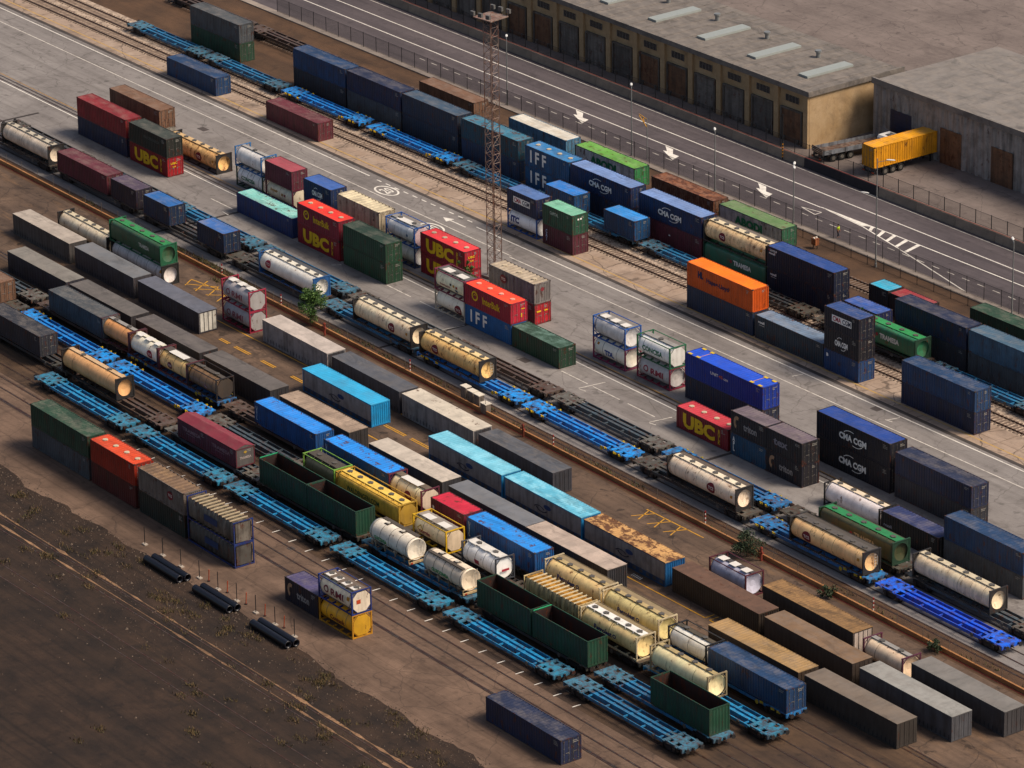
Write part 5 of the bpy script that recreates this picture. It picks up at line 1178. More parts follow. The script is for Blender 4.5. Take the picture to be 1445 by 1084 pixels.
# --- train nearest the low wall
box('be', -66.75, D, 6.06, 2.59, 'short dark purple container on the wagon behind the blue boxes', '#241f2e', '#4d4052')
box('be', -59.05, D, 6.06, 2.59, 'short dark blue container with clean blue roof, first of the two on wagons', '#0a2440', '#1f5c9c')
box('be', -46.6, D, 6.06, 2.59, 'short dark blue container with dusty blue roof, nearer the white tank', '#0c2440', '#3864a4', amt=.4)
TW = dict(frame='#1f4f82', r=1.17, bands=0, plate=True, manholes=6, walk='#d6cfbe', walkw=.75, ladder=True, dirt=.2, rust=.04)
tk('be', -32.8, D, 11.9, 'long white tank in a blue frame with a crimson disc', lambda o, L, H: [tcs(o, -4.0, .5, 1.17, 1.31, z=1.55, col='#961a34')], barrel='#d6cec0', mesh_walk='#4a4c50', **TW)
tk('be', -12.7, D, 11.9, 'long cream tank with dark frame and mottled top, behind the amber streaked one', lambda o, L, H: [tcs(o, 1.9, .58, 1.17, 1.31), placard(o, 4.8, 1.3, 1.17)], barrel='#cdb899', walk='#d6c9ac', mesh_walk='#4c4a48', ladder=True, **{**TC, 'dirt': .3})
tk('be', .85, D, 11.9, 'long amber streaked tank on the bright blue wagon', lambda o, L, H: [tcs(o, -2.9, .58, 1.17, 1.31), placard(o, 4.8, 1.3, 1.17, col='#a8742c')], barrel='#d0a566', walk='#e0c48e', mesh_walk='#5a554e', ladder=True, **{**TC, 'dirt': .3, 'rust': .2})
tk('be', 47.2, D, 11.9, 'long pale pink tank with amber end on a dark wagon', lambda o, L, H: [tcs(o, 1.6, .6, 1.17, 1.31), placard(o, 4.9, 1.3, 1.17)], barrel='#cdb49c', walk='#e0d2b8', mesh_walk='#5c5046', **{**TC, 'dirt': .25})
tk('be', 67.95, D, 11.9, 'long amber tank with a row of framed bright lids, beside the green tank', lambda o, L, H: [tcs(o, -3.2, .62, 1.17, 1.31, z=1.2), placard(o, 4.9, 1.4, 1.17)], barrel='#bb9468', walk='#57514c', white_panels=0, lidcol='#d9b878', mesh_walk='#4c453e', ladder=True, **{**TC, 'dirt': .25, 'walkw': .9})
tk('al', 68.0, D, 11.9, 'long green brown tank with bright green top on the wagon behind the amber tank', lambda o, L, H: tramesa(o, L, H, '#a99a7c'), barrel='#2c3120', walk='#2a7a48', walkw=1.1, manholes=5, **GT)
# --- first trailer row by the low wall
tk('T1', -50.6, 2.59, 11.9, 'long green tank on a pale silver tank near the yellow cross marks', lambda o, L, H: put(o, glyphs('TRAMESA', .03), (.9, H*.44), (L*.2, H*.2), '#c9c2b0', 'side', 1.19), barrel='#24402c', walk='#2f8046', walkw=1.1, manholes=5, **{**GT, 'frame': '#17583a'})
tk('T1', -50.4, 0, 11.9, 'pale silver tank with cream end beneath the long green tank', lambda o, L, H: placard(o, 5.2, 1.6, 1.17, s=.4), frame='#20201f', barrel='#a8a09a', r=1.17, bands=5, plate=True, bandcol='#7a746e')
AR = dict(frame='#8c2038', barrel='#8a8584', bands=0, full=False)
def armi(c): return lambda o, L, H: [put(o, ring2d(.6, 1), (-2.1, .95), (.85, .8), c, 'side', .016, 'emblem', (1.14, 1.31)), put(o, glyphs('RMI', .03), (-.9, .95), (2.3, .75), c, 'side', .016, 'lettering', (1.14, 1.31))]
tk('T1', -25.0, 2.59, 6.06, 'silver tank with crimson frame and white top plates, on its twin', armi('#8a4a50'), white_panels=3, manholes=0, endcol='#9a9593', walk='#a9a29a', **AR)
tk('T1', -25.0, 0, 6.06, 'silver tank with crimson frame at ground level beneath its twin', armi('#8a4a50'), endcol='#9a9593', **AR)
GS, GR = '#46424a', '#565962'
sw('T1', -16.15, 13.65, 2.7, 'dark sided trailer body with pale pinkish roof, beside the young tree', '#8a8482', '#b9aca2', '#3a3a3f', amt=.3, band=.12)
sw('T1', -1.5, 13.65, 2.7, 'dark grey trailer body between the two pale roofed ones along the wall', '#3c3a40', '#4f5158', '#33343a', band=.2)
sw('T1', 12.65, 13.85, 2.7, 'trailer body with cream stained roof, behind the control cabinets', '#827c79', '#c4b9a8', '#3d3d42', band=.15, amt=.25, rust_roof=.06)
sw('T1', 27.5, 13.8, 2.7, 'dark grey trailer body with worn roof before the bare lot', '#3e3c42', '#505258', '#2f3036', amt=.5, roofdust='#6e645c')
tk('T1', 68.5, 0, 6.06, 'silver tank with three white top plates in a dark red frame on the lot', None, frame='#4a1a22', full=True, barrel='#8d8c98', bands=0, white_panels=3, manholes=0, diag=False, walk='#4a4442')
sw('T1', 77.4, 14.3, 2.6, 'long dark trailer body with amber streaked roof and pale barred end', '#3a322e', '#8c6a42', '#b8a89c', endkind='bars', amt=.5, roofdust='#3c2f28', band=.5, roofrib=True)
tk('T1', 93.2, 0, 6.06, 'cream tank in a maroon frame past the barred trailer end', None, frame='#4f2436', barrel='#c9ad92', bands=2)
# --- second trailer row
sw('T2', -36.3, 13.65, 2.7, 'dark grey trailer body with white barred doors', '#37343a', '#5c5e69', '#bdb8ac', endkind='bars', band=.25, amt=.1)
FX = '#23263a'
def fox(o, L, H):
    put(o, ring2d(.8, 1, 190, 340), (-1.2, .95), (2.1, 1.0), FX, 'side', 1.292, 'emblem'); put(o, ring2d(.82, 1, 20, 160), (-1.6, .7), (2.0, .9), FX, 'side', 1.292, 'emblem'); put(o, disc2d(), (.2, 1.5), (1.3, .55), '#1f3a66', 'side', 1.292, 'emblem')
CY = dict(trim='#157bb0', strip='#1d3f66', endkind='ribs', roofrib=True, dirt=.2)
sw('T2', -.5, 13.9, 2.75, 'grey box with vivid sky blue roof and blue ribbed end', '#8f8a88', '#2a9cca', '#1484b8', fox, amt=.12, band=.08, **CY)
sw('T2', 24.6, 13.75, 2.75, 'grey box with pale aqua roof, behind another aqua roofed one', '#86817f', '#68b2c8', '#1a6c94', fox, amt=.45, roofdust='#93cfe0', band=.12, **CY)
sw('T2', 38.85, 13.85, 2.75, 'grey box with scratched aqua roof next to the corroded cream roofed one', '#86817f', '#58a8c2', '#1a78b0', fox, amt=.4, roofdust='#a5dae6', band=.25, **CY)
sw('T2', 53.15, 14.0, 2.75, 'grey box with corroded cream roof and blue ribbed end', '#7f7976', '#b98d58', '#13578c', fox, amt=.5, roofdust='#c79a60', rust_roof=.42, band=.4, **{**CY, 'trim': '#1a4a72'})
sw('T2', 68.3, 14.2, 2.65, 'dark brown box with muddy roof beside the yellow lane line', '#33291f', '#64493a', '#2a221c', ribbed=True, endkind='ribs', amt=.5, roofdust='#4a382e', rust_roof=.1)
# --- third trailer row
sw('T3', -25.8, 13.75, 2.7, 'dark box with dull grey roof beside the small tanks', '#2c2a2d', '#57514f', '#2a292c', amt=.4, band=.3)
sw('T3', -11.2, 13.75, 2.7, 'dark box with dull grey roof and stained middle, before the pinkish roofed one', '#2c2a2d', '#5c5653', '#2f2e31', amt=.3, band=.35)
sw('T3', 4.45, 13.7, 2.7, 'dark box with pinkish brown planked roof behind the blue container', '#33302f', '#94806f', '#2f2c2b', amt=.35, roofdust='#b39c88', band=.4, roofrib=True)
sw('T3', 21.95, 13.7, 2.7, 'dark box with off white stained roof behind the blue container', '#3a3839', '#bcb0a2', '#37373a', amt=.25, band=.25)
sw('T3', 36.85, 13.75, 2.7, 'dark box with plain slate roof behind the red topped container', '#33343a', '#6b6d72', '#2f3035', amt=.3, band=.2)
sw('T3', 50.75, 13.9, 2.7, 'dark box with pale pinkish roof beside the cream tank', '#3a3738', '#b5a294', '#2b2b2f', ribbed=True, endkind='ribs', amt=.3, band=.3)
sw('T3', 81.1, 14, 2.6, 'low box with tan roof at the near edge past the yellow lane line', '#3a2f26', '#9c7c50', '#3a2f26', amt=.35, band=.3, roofrib=True)
# --- train of short tanks and blue containers
tk('T4', -26.4, D, 6.06, 'orange tinted tank coupled ahead of the white red disc tank', None, frame='#4a2228', barrel='#a8764a', bands=2)
tk('T4', -20.2, D, 6.06, 'white tank with a red disc on the train of short tanks', lambda o, L, H: tcs(o, 1.2, .5, 1.14, 1.31, z=1.25, col='#8c1220'), frame='#3a1a20', barrel='#c4bba6', bands=0, walk='#d6cfba', white_panels=3, manholes=0, dirt=.2)
tk('T4', -13.95, D, 6.06, 'sand coloured tank in a dark red frame between white and dark tanks', lambda o, L, H: tcs(o, -.7, .42, 1.14, 1.31, z=1.25, col='#5f1a24'), frame='#4f2028', barrel='#b8965f', bands=3, bandcol='#6a5638', walk='#4f4640', walkw=1.0, white_panels=1, manholes=0, dirt=.25)
tk('T4', -7.75, D, 6.06, 'grimy dark tank at the end of the train of short tanks', lambda o, L, H: tcs(o, .6, .3, 1.14, 1.31, z=1., col='#8c5a5c'), frame='#262120', full=True, diag=False, barrel='#6a5138', bands=4, bandcol='#33291f', walk='#4f473f', lidcol='#c9a24c', endcol='#3a332e', dirt=.6)
B4 = '#14487e'
vert = lambda o, L, H: put(o, glyphs('U\nS\nI\nL', .04), (-L/2+.3, H*.2), (.34, 1.65), '#a9b8c4', 'side', 1.226)
box('T4', 6.1, D, 12.19, 2.59, 'blue container with scuffed bright blue roof, first after the brown empty wagon', B4, '#1f7fd6', vert, end='ribs', rust=.15, rust_roof=.06, amt=.1)
box('T4', 19.9, D, 12.19, 2.59, 'blue container with rust patched bright blue roof, ahead of the cream tank', '#0f4a82', '#1a86e0', vert, end='ribs', rust=.15, rust_roof=.22, amt=.06)
tk('T4', 32.2, D, 6.06, 'cream tank with maroon disc and pale dished end between blue and red boxes', lambda o, L, H: tcs(o, .4, .55, 1.14, 1.31, z=1.2, col='#6f1c34'), frame='#5a1c30', barrel='#d3c19c', bands=3, bandcol='#7c6c50', walk='#6a5c4c', walkw=.8, white_panels=1, manholes=0, endcol='#cfb9a4', dirt=.25)
box('T4', 40.0, D, 6.06, 2.59, 'short maroon container with bright crimson roof', '#611a2c', '#c01e3a', lambda o, L, H: [put(o, glyphs('R', .06), (-L/2+.35, H*.5), (.4, .5), WHITE, 'side', 1.226), put(o, glyphs('tiphook', .02), (-L*.2, H*.38), (L*.3, H*.16), '#a98a90', 'side', 1.226)], rust_roof=.12, rust=.1, amt=.05)
box('T4', 46.5, D, 12.0, 2.59, 'blue container with rust seamed bright blue roof in front of the ribbed tanks', '#104a80', '#1a88de', vert, end='ribs', rust=.22, rust_roof=.24, amt=.08)
PT = dict(frame='#b5a585', r=1.15, bands=1, bandcol='#6b5a3c', walk='#b09a6c', manholes=5, dirt=.35, rust=.15, thick=.13)
def petro(x, w): return lambda o, L, H: [put(o, glyphs('Petrolest', .04), (x, 1.05), (w, .55), '#25306e', 'side', .016, 'lettering', (1.15, 1.31)), put(o, ring2d(.5, 1), (x+w+.15, 1.1), (.55, .45), '#25306e', 'side', .016, 'emblem', (1.15, 1.31))]
tk('T4', 60.15, D, 9.3, 'sand cream tank with blue lettering and arched frame, behind the blue container', petro(-2.6, 3.0), barrel='#cfae78', mesh_walk='#8c7a5c', **PT)
tk('T4', 69.9, D, 9.2, 'olive cream tank with blue lettering, last before the low tan box', petro(-2.2, 2.9), barrel='#a99a6a', mesh_walk='#8c7a5c', **PT)
tk('T4', 80.6, D, 6.06, 'white topped tank in a black frame at the near edge', None, frame='#17181c', full=True, barrel='#c9c2b4', bands=1, walk='#4f4638')
# --- train with the yellow tank
tk('T5', 21.6, D, 6.06, 'dark tank in a bright lime green frame', None, frame='#6f9c3c', full=True, diag=False, barrel='#4c4a38', bands=2, walk='#4a433a', walkw=1.3, white_panels=0, manholes=2, lidcol='#8a7a66')
YT = '#b08a34'
tk('T5', 27.95, D, 11.85, 'long ochre yellow tank with green lettering and a row of lids', lambda o, L, H: put(o, glyphs('WALDENGEN.COM', .03), (-L*.33, 1.1), (L*.52, .62), '#1f4f34', 'side', 1.2), frame='#a8842c', full=True, diag=False, barrel=YT, e=3.6, r=1.15, sq=1.18, bands=0, walk='#e0bd58', walkw=1.0, manholes=6, lidcol='#8c7230', dirt=.5, rust=.12, endcol='#a37f2c')
tk('T5', 42.35, D, 6.06, 'cream tank in a bright yellow frame', lambda o, L, H: [put(o, ([(.5, 0), (1, .5), (.5, 1), (0, .5), (.5, .16), (.84, .5), (.5, .84), (.16, .5)], [(0, 1, 5, 4), (1, 2, 6, 5), (2, 3, 7, 6), (3, 0, 4, 7)]), (-2.3, .9), (1.1, .9), '#b8921c', 'side', .014, 'emblem', (1.14, 1.31)), put(o, glyphs('curtis', .04), (-2.0, .95), (2.0, .4), '#8c2a44', 'side', .018, 'lettering', (1.14, 1.31))], frame='#c49a10', full=True, diag=False, barrel='#d3bd96', bands=2, bandcol='#7a6a50', endcol='#cdb79a', walk='#8f857a', walkw=1.3, white_panels=2, manholes=0, dirt=.25)
tk('T5', 51.15, D, 6.06, 'white tank with dished white end and a dark frame', lambda o, L, H: [placard(o, -2.5, 1.4, s=.36), put(o, rect2d(), (-.8, .85), (.8, .5), '#8a2a3c', 'side', .014, 'placard', (1.17, 1.31)), put(o, rect2d(), (-.45, 1.0), (.95, .26), '#a02838', 'end', 3.05, 'placard')], frame='#3a3c42', barrel='#d9d6d0', r=1.17, bands=4, bandcol='#8a857c', walk='#c9c4bc', walkw=1.0, white_panels=3, manholes=2, dirt=.12, dome=.05)
for x0, lb, c in ((62.05, 'cream bulk box with bulging ribs and gold barred top', '#b7a276'),):
    o = ribbed_tank('ribbed_tank', lb, 9.3, 2.59, c, '#a3762c'); at(o, 'T5', x0, 9.3, D)
tk('T5', 71.6, D, 9.3, 'sand cream tank with bright white top strip, beside the open green boxes', petro(-2.4, 2.9), barrel='#cdb07a', mesh_walk='#8a7858', **{**PT, 'walk': '#e0dcd4', 'walkw': .9})
# --- train with the open green boxes
tk('T6', -21.0, D, 11.9, 'long tank with amber dished end ahead of the dark empty wagon', None, frame='#211f1f', barrel='#b08458', r=1.17, bands=3, plate=True, walk='#c2a27c')
TR = '#5c2430'
def trh(o, L, H): put(o, glyphs('TRAMESA', .03), (-L*.32, H*.5), (L*.62, H*.2), '#8c6a6c', 'side', 1.226); put(o, rect2d(), (-L*.2, H*.4), (L*.3, .06), '#8c6a6c', 'side', 1.226, 'mark'); put(o, glyphs('TRAMESA', .03), (-.75, H*.42), (1.5, .3), '#a89a94', 'end', L/2+.012); put(o, disc2d(), (-.2, H*.7), (.4, .3), '#a8862c', 'end', L/2+.012, 'emblem')
for x0, lb in ((3.8, 'dark red pitched roof box farther from the open green boxes'), (9.72, 'dark red pitched roof box with grey end, nearer the open green boxes')):
    box('T6', x0, D, 5.92, 2.2, lb, TR, '#7c2a38', trh, gable=True, endcol='#55514f', end='plain', amt=.1, band=.1)
OG = '#173c2a'
for x0, lb in ((20.25, 'open topped dark green box with bright green end rim behind the red pitched roofs'), (29.5, 'open topped dark green box ahead of the white road tank'), (60.35, 'open topped dark green box behind the second white road tank'), (69.8, 'open topped dark green box with bright rim at the near end of its train')):
    o = open_box('open_container', lb, 9.15, 2.85, OG, '#2c1d1a'); at(o, 'T6', x0, 9.15, D, 2.5)
    if x0 in (20.25, 69.8): part('end_rim', None, lambda mb: mb.box(-4.575, -1.13, 2.85, -4.47, 1.13, 2.9), flat('#2f9c68', .5), o)
o = road_tank('road_tank', 'white road tank with roof lids and a ladder, behind the other road tank', 7.4, '#d9cfbd', 'far'); at(o, 'T6', 40.9, 7.4, D)
put(o, glyphs('GUICONSA', .04), (-2.6, .95), (2.2, .5), '#2f8a44', 'side', .02, 'lettering', (1.2, 1.5))
o = road_tank('road_tank', 'white road tank with a dark catwalk, ahead of the open green box', 7.3, '#dccbb2', 'near'); at(o, 'T6', 50.6, 7.3, D)
put(o, glyphs('GUICONSA', .04), (-1.9, 1.0), (3.0, .5), '#2f8a44', 'side', .02, 'lettering', (1.2, 1.5))
# --- stacks on the near apron
box('T8', 6.5, 2.59, 9.12, 2.59, 'orange red container with a roof hatch at the end of the near stacks', '#8c2410', '#c9421a', hatches=4, dirt=.15, amt=.1)
box('T8', 6.5, 0, 9.12, 2.59, 'dark red container beneath the orange red one in the near stacks', '#4f1a16')
box('T8', 16.4, 2.59, 9.1, 2.59, 'grey brown deep ribbed box with a dark red disc, on a black green one', '#6f645b', '#6a5340', lambda o, L, H: tcs(o, L*.2, .5, 1, 1.3, plain=True, z=1.45), end='ribs', roofdust='#94744c', amt=.4, **DEEP)
box('T8', 16.4, 0, 9.1, 2.59, 'black green container beneath the grey brown ribbed box', '#1d261f', None, ribs=(.45, .04))
for z, lb in ((2.59, 'upper grey bulk tank with bulging ribs in a blue frame'), (0, 'lower grey bulk tank with bulging ribs in a blue frame')):
    o = ribbed_tank('ribbed_tank', lb, 9.12, 2.59, '#6b645b' if z else '#4a4641', '#4f463a', '#b3a284', frame='#142a62', grate='#5f5442'); at(o, 'T8', 26.1, 9.12, z)
    put(o, rect2d(), (-1.2, 1.0), (2.6, .75), '#1f3358', 'side', 1.24, 'name_plate')
box('T8', 44.7, 0, 6.06, 2.59, 'short dark purple container with ribbed purple roof beside the stacked tanks', '#1c1b28', '#453f66', triton)
tk('T8', 50.95, 2.59, 6.06, 'cream tank with dark blue full frame, on the ochre tank', lambda o, L, H: [armi('#7a2a34')(o, L, H), placard(o, 2.0, 1.4, s=.4), put(o, rect2d(), (-.62, 1.15), (.5, .45), '#b0401c', 'end', 3.03, 'placard')], frame='#1b2c66', full=True, barrel='#b5a68f', bands=0, endcol='#d3c4ae', white_panels=4, manholes=4, walk='#6a5c50', walkw=1.4, dirt=.3)
tk('T8', 50.95, 0, 6.06, 'ochre yellow tank and frame at ground level beneath the cream tank', lambda o, L, H: put(o, glyphs('Contank', .04), (-1.1, .85), (2.6, .6), '#7a3420', 'side', .016, 'lettering', (1.14, 1.31)), frame='#b07a14', barrel='#b07c12', bands=3, bandcol='#8a8070', endcol='#b98a1c', dirt=.25)
# ------------------------------------------------------------------ trains of flat wagons
TREE = {}
PROTO = {}
STY = {'bright': ('#0c7ccc', '#1286d4', '#c9a81c'), 'teal': ('#1c6a94', '#3a6a80', None), 'sky': ('#1580b2', '#2b7795', None), 'grey': ('#3d4a52', '#5b5a54', None),
       'brown': ('#4a3d37', '#54473f', None), 'dark': ('#2c3134', '#47463f', None), 'blue': ('#1b5f94', '#1f6fa8', '#a8922c'), 'royal': ('#0b4fd0', '#1060dc', None)}
CEN = {'FR2': 64.02, 'FT': 51.98, 'al': 13.7, 'be': 9.68, 'T4': -16.93, 'T5': -20.83, 'T6': -25.73, 'T7': -29.27}
def wagon(row, x0, x1, sty, label, group):
    key = (sty, round(x1-x0, 2))
    if key not in PROTO:
        PROTO[key] = make_wagon('flat_wagon', x1-x0, *STY[sty]); t = PROTO[key]
        for o in COL.objects:
            if o.parent: TREE.setdefault(o.parent.name, [])
        ch = [o for o in COL.objects if o.parent == t]; TREE[t.name] = ch
        for c in ch: TREE[c.name] = [o for o in COL.objects if o.parent == c]
    else: t = copy_tree(PROTO[key], None, TREE)
    s = ROW[row][1]; xc = (x0+x1)/2
    t.location = (xc, CEN[row]+s*xc, 0); t.rotation_euler = (0, 0, math.atan(s)); tag(t, label, 'flat wagon', group)
G1, G2, G3, G4, G5, G6, G7, G8 = ('flat wagons on the raised far track', 'flat wagons of the train beside the paved slab', 'flat wagons of the train along the low wall', 'flat wagons of the short tank train', 'flat wagons of the yellow tank train', 'flat wagons of the open box train', 'empty blue flat wagons along the near apron', 'flat wagons of the farthest train')
for k, x in enumerate((-134, -114, -94)): wagon('FR2', x, x+19, 'brown', ('outermost', 'second outermost', 'third outermost')[k]+' brown wagon of the farthest train, off towards the bare end', G8)
for x, sty, lb in ((-73.5, 'brown', 'brown wagon ahead of the pale blue container on the farthest train'), (-53.4, 'brown', 'brown wagon beneath the pale blue and mossy roofed containers'), (-25.2, 'brown', 'brown wagon beneath the rust brown container'), (-10.6, 'brown', 'brown wagon beneath the faded olive roofed box'), (34.9, 'brown', 'brown wagon at the road end of the farthest train')): wagon('FR2', x, x+(14.1 if -30 < x < 0 else 19), sty, lb, G8)
for x0, x1, sty, lb in ((-126.4, -108.3, 'teal', 'faded teal empty wagon farthest along the raised track'), (-107.4, -89.3, 'teal', 'faded teal empty wagon two ahead of the bright blue one'), (-88.2, -70.1, 'bright', 'bright blue empty wagon ahead of its bright twin on the raised track'), (-68.6, -50.5, 'bright', 'bright blue empty wagon in front of the dark grey blue stack'), (-49.4, -31.3, 'teal', 'faded teal empty wagon in front of the teal container stack'),
                        (-30.3, -12.2, 'teal', 'faded teal wagon carrying the two short blue containers'), (-11.2, 6.9, 'teal', 'faded teal empty wagon between the maroon container and the orange one'), (7.8, 19.9, 'dark', 'short dark empty wagon behind the orange container'), (21.5, 40, 'dark', 'dark wagon beneath the long green tank by the navy stack'), (40.9, 59, 'teal', 'faded teal empty wagon at the end past the green tank')): wagon('FT', x0, x1, sty, lb, G1)
for x0, sty, lb in ((-100.6, 'dark', 'dark empty wagon farthest out by the red bulk stack'), (-80.3, 'grey', 'slate empty wagon before the dark purple container'), (-60.2, 'teal', 'teal empty wagon behind the two short blue containers'), (-39.9, 'teal', 'teal empty wagon behind the long white tank'), (-19.6, 'grey', 'slate empty wagon behind the mottled cream tank'), (.7, 'brown', 'rusty brown empty wagon behind the amber streaked tank'),
                    (21.0, 'grey', 'slate empty wagon with teal edges between bright blue wagons and the road'), (41.3, 'blue', 'mid blue empty wagon behind the pale pink tank'), (61.6, 'dark', 'dark wagon beneath the green brown tank'), (81.9, 'grey', 'slate empty wagon past the green brown tank')): wagon('al', x0, x0+19.4, sty, lb, G2)
for x0, sty, lb in ((-101, 'dark', 'outermost dark wagon of the wall side train'), (-80.7, 'dark', 'dark wagon beneath the dark purple container'), (-60.4, 'dark', 'dark wagon beneath the two short dark blue containers'), (-40.1, 'dark', 'dark wagon beneath the long white tank'), (-19.7, 'teal', 'teal wagon beneath the mottled cream tank'), (.4, 'bright', 'bright blue wagon with yellow brackets beneath the amber streaked tank'),
                    (20.75, 'bright', 'bright blue empty wagon with yellow brackets next to the low wall'), (41.2, 'dark', 'dark wagon beneath the pale pink tank'), (61.5, 'blue', 'mid blue wagon beneath the amber tank with framed lids'), (81.8, 'royal', 'royal blue empty wagon at the near end past the amber tank')): wagon('be', x0, x0+19.4, sty, lb, G3)
for x0, sty, lb in ((-61.5, 'grey', 'slate empty wagon ahead of the orange tinted tank'), (-41.1, 'brown', 'brown wagon beneath the orange tinted tank'), (-20.6, 'blue', 'blue wagon beneath the white, sand and dark tanks'), (-.6, 'brown', 'brown wagon before and beneath the scuffed blue container'), (19.6, 'dark', 'dark wagon beneath the rust patched blue container'), (39.7, 'dark', 'dark wagon beneath the crimson roofed container'), (59.8, 'dark', 'dark wagon beneath the two blue lettered cream tanks'), (80, 'blue', 'blue wagon beneath the white topped tank')): wagon('T4', x0, x0+19.2, sty, lb, G4)
for x0, sty, lb in ((-60.2, 'dark', 'dark wagon ahead of the bright blue ones on the yellow tank train'), (-39.9, 'bright', 'bright blue empty wagon farther along the yellow tank train'), (-19.3, 'bright', 'bright blue empty wagon behind the red pitched roof boxes'), (1.3, 'grey', 'slate empty wagon behind the dark red pitched roof boxes'), (21.4, 'dark', 'dark wagon beneath the long ochre yellow tank'), (41.8, 'dark', 'dark wagon beneath the yellow framed and white tanks'), (61.9, 'dark', 'dark wagon beneath the gold barred bulk box'), (82, 'sky', 'sky blue wagon at the near end of the yellow tank train')): wagon('T5', x0, x0+19.5, sty, lb, G5)
for x0, sty, lb in ((-39, 'dark', 'dark wagon ahead of the amber ended tank'), (-18.6, 'brown', 'brown empty wagon before the red pitched roof boxes'), (1.0, 'grey', 'slate wagon beneath the red pitched roof boxes'), (20.1, 'dark', 'dark wagon beneath the first two open green boxes'), (39.7, 'teal', 'teal wagon beneath the white road tanks'), (59.9, 'dark', 'dark wagon beneath the last two open green boxes'), (80, 'teal', 'teal empty wagon past the last open green box')): wagon('T6', x0, x0+18.9, sty, lb, G6)
for x0, sty, lb in ((-21.4, 'sky', 'sky blue empty wagon first in the near line, by the apron end'), (-1.5, 'sky', 'sky blue empty wagon alongside the red pitched roof boxes'), (18.5, 'sky', 'sky blue empty wagon alongside the open green boxes'), (39.0, 'sky', 'sky blue empty wagon alongside the white road tanks'), (59.4, 'sky', 'sky blue empty wagon alongside the bright rimmed open box'), (79.8, 'teal', 'faded teal empty wagon last in the near line')): wagon('T7', x0, x0+18.9, sty, lb, G7)

# ------------------------------------------------------------------ the yard goes on past the photograph's edges
GEN = ['#16375c', '#5a2430', '#23402f', '#44484c', '#6d4f3c', '#1a2440', '#7a1c24', '#3c5a70', '#8a8478', '#2a2c34']
GNM = ['blue', 'maroon', 'dark green', 'slate', 'rust brown', 'navy', 'red', 'grey blue', 'pale grey', 'black']
EXT = 'containers at the yard ends'
def ext2(row, x0, a, b, z0, where, H=2.6, L=12.19, dy=0.):
    box(row, x0, z0, L, H, '%s container %s' % (GNM[a], where if b is None else 'under a %s one %s' % (GNM[b], where)), GEN[a], group=EXT, dy=dy, dirt=.3)
    if b is not None: box(row, x0, z0+H, L, H, '%s container on a %s one %s' % (GNM[b], GNM[a], where), GEN[b], group=EXT, dy=dy, dirt=.3)
fs = 'out along the far stack row'
for x, a, b in ((-78.6, 3, 5), (-91.2, 9, 0), (-116.4, 2, 3)): ext2('FR1', x, a, b, 0, fs, 2.75)
for x, a, b in ((31.2, 9, 5), (43.8, 3, 7)): ext2('FR1', x, a, b, 0, 'past the short dark red roofed container', 2.75)
for x, a in ((-73, 4),): ext2('FR2', x, a, None, D, 'on the farthest train, off towards its bare end')
for x, a in ((35.5, 2),): ext2('FR2', x, a, None, D, 'on the farthest train past the olive roofed box')
box('F0', -82.2, 0, 12.19, 2.59, 'dark maroon container at the top of the loading strip by the bare track', '#5f2630', group=EXT)
for x, a, b in ((-106.5, 0, None),): ext2('F0', x, a, b, 0, 'far along the loading strip')
ext2('F0', 45.4, 5, 0, 0, 'on the loading strip past the three high stack')
for x, a, b in ((-93.5, 8, 4),): ext2('A', x, a, b, 0, 'in the road row behind the amber tank')
for x, a, b in ((64.6, 9, 5),): ext2('A', x, a, b, 0, 'in the road row past the white lettered navy pair')
for x, a, b in ((-93.2, 5, 6),): ext2('B', x, a, b, 0, 'in the wagon side row past the black green one')
ext2('B', 80.4, 3, 0, 0, 'at the near end of the wagon side row', dy=-.6)
ext2('be', -79.9, 1, None, D, 'on the wagon ahead of the dark purple one')
tk('be', -94, D, 11.9, 'long grey cream tank on the outermost wagon of the wall side train', None, barrel='#a89a88', walk='#b5ab98', **{**TC, 'rust': .05})
tk('al', 83, D, 11.9, 'long cream tank at the near end of the slab side train', None, barrel='#b8a488', walk='#c2b498', **{**TC, 'rust': .05})
tk('T1', -63.2, 0, 11.9, 'long cream tank on the lot ahead of the green tank stack', None, barrel='#b5a58c', walk='#c2b498', **{**TC, 'rust': .05})
for row, x, sd, rf_, lb in (('T2', -51, '#3f3c40', '#6a6c70', 'slate roofed trailer body off beyond the white barred doors'), ('T2', -66, '#4a4644', '#a89c90', 'pale roofed trailer body at the outer end of the second trailer row'), ('T3', -40.5, '#2f2d30', '#5a5552', 'grey roofed box off ahead of the dull roofed pair'), ('T3', -55, '#33323a', '#7a756e', 'pale grey roofed box at the outer end of the third row'),
                            ('T2', 83.4, '#3a302a', '#7a6048', 'tan brown roofed box past the muddy roofed one'), ('T2', 98.2, '#4a4a4e', '#8f8d88', 'pale grey roofed box at the near end of the second row'), ('T3', 96, '#35302c', '#6f6256', 'dull brown roofed box past the low tan one'), ('T1', 100.6, '#3c3a3c', '#74706c', 'grey roofed trailer body past the maroon framed tank')):
    sw(row, x, 13.7, 2.7, lb, sd, rf_, sd, group='trailer bodies at the yard ends', band=.25)
ext2('T4', -38.2, 3, None, D, 'on the brown wagon ahead of the orange tinted tank')
ext2('T4', 87, 0, None, D, 'on the blue wagon past the white topped tank', L=12.1)
ext2('T5', -56, 4, None, D, 'on the dark wagon ahead of the bright blue ones')
tk('T5', 83, D, 9.2, 'plain cream tank at the near end of the yellow tank train', None, frame='#8a7c60', barrel='#bfae86', r=1.15, bands=2, manholes=4, walk='#a89468')
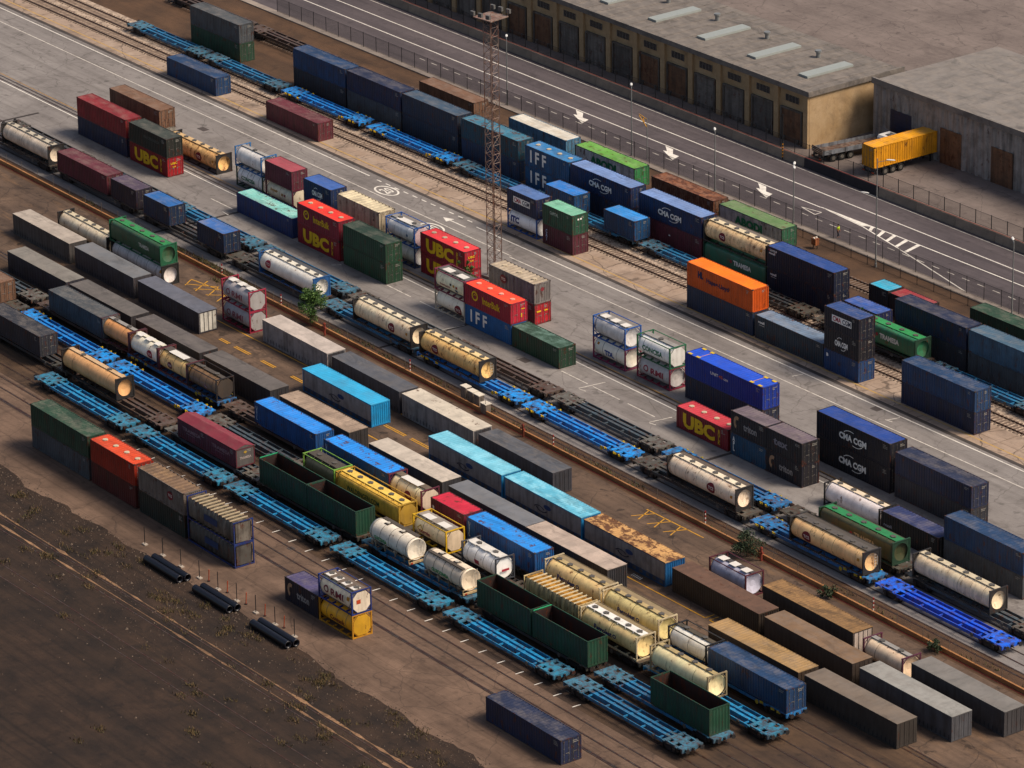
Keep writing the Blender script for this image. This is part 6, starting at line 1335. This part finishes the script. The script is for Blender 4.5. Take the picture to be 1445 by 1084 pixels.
o = open_box('open_container', 'open topped dark green box on the teal wagon at the very near end', 9.15, 2.85, OG, '#2c1d1a'); at(o, 'T6', 89, 9.15, D, 2.5)
ext2('T6', -38, 9, None, D, 'on the dark wagon ahead of the amber ended tank')
for x, a, b in ((-6.2, 3, 2),): ext2('T8', x, a, b, 0, 'in the near stacks past the orange red one')
for x, a, b in ((80, 5, None),): ext2('T8', x, a, b, 0, 'on the near apron past the dark blue framed tank')

# ------------------------------------------------------------------ camera and light
cam = bpy.data.cameras.new('camera'); co = bpy.data.objects.new('camera', cam); COL.objects.link(co)
r_, u_, f_ = Vector((.60769, .79405, -.01416)), Vector((-.29254, .24038, .92555)), Vector((-.73834, .5583, -.37836))
co.matrix_world = Matrix(((r_.x, u_.x, -f_.x, 400), (r_.y, u_.y, -f_.y, -280), (r_.z, u_.z, -f_.z, 198.2995), (0, 0, 0, 1)))
cam.sensor_width = 36; cam.lens = 6456.95/1445*36; cam.clip_start = 1; cam.clip_end = 6000
sc.camera = co
w = bpy.data.worlds.new('World'); sc.world = w; w.use_nodes = True
nt = w.node_tree; sky = nt.nodes.new('ShaderNodeTexSky'); sky.sky_type = 'NISHITA'; sky.sun_disc = False
EL, AZ = SUN
sky.sun_elevation = R(EL); sky.sun_rotation = R(90-AZ); sky.air_density = 1.; sky.dust_density = 4.; sky.ozone_density = .6
nt.links.new(sky.outputs[0], nt.nodes['Background'].inputs[0]); nt.nodes['Background'].inputs[1].default_value = SKYS
sun = bpy.data.lights.new('sun', 'SUN'); sun.energy = SUNS; sun.angle = R(22); sun.color = (1, .87, .72)
so = bpy.data.objects.new('sun', sun); COL.objects.link(so)
d = Vector((math.cos(R(AZ))*math.cos(R(EL)), math.sin(R(AZ))*math.cos(R(EL)), math.sin(R(EL))))
so.rotation_euler = d.to_track_quat('Z', 'Y').to_euler()
sc.view_settings.view_transform = 'Standard'; sc.view_settings.look = 'None'; sc.view_settings.exposure = EXPO; sc.view_settings.gamma = 1
sc.cycles.max_bounces = 6; sc.cycles.transparent_max_bounces = 8; sc.cycles.use_denoising = True
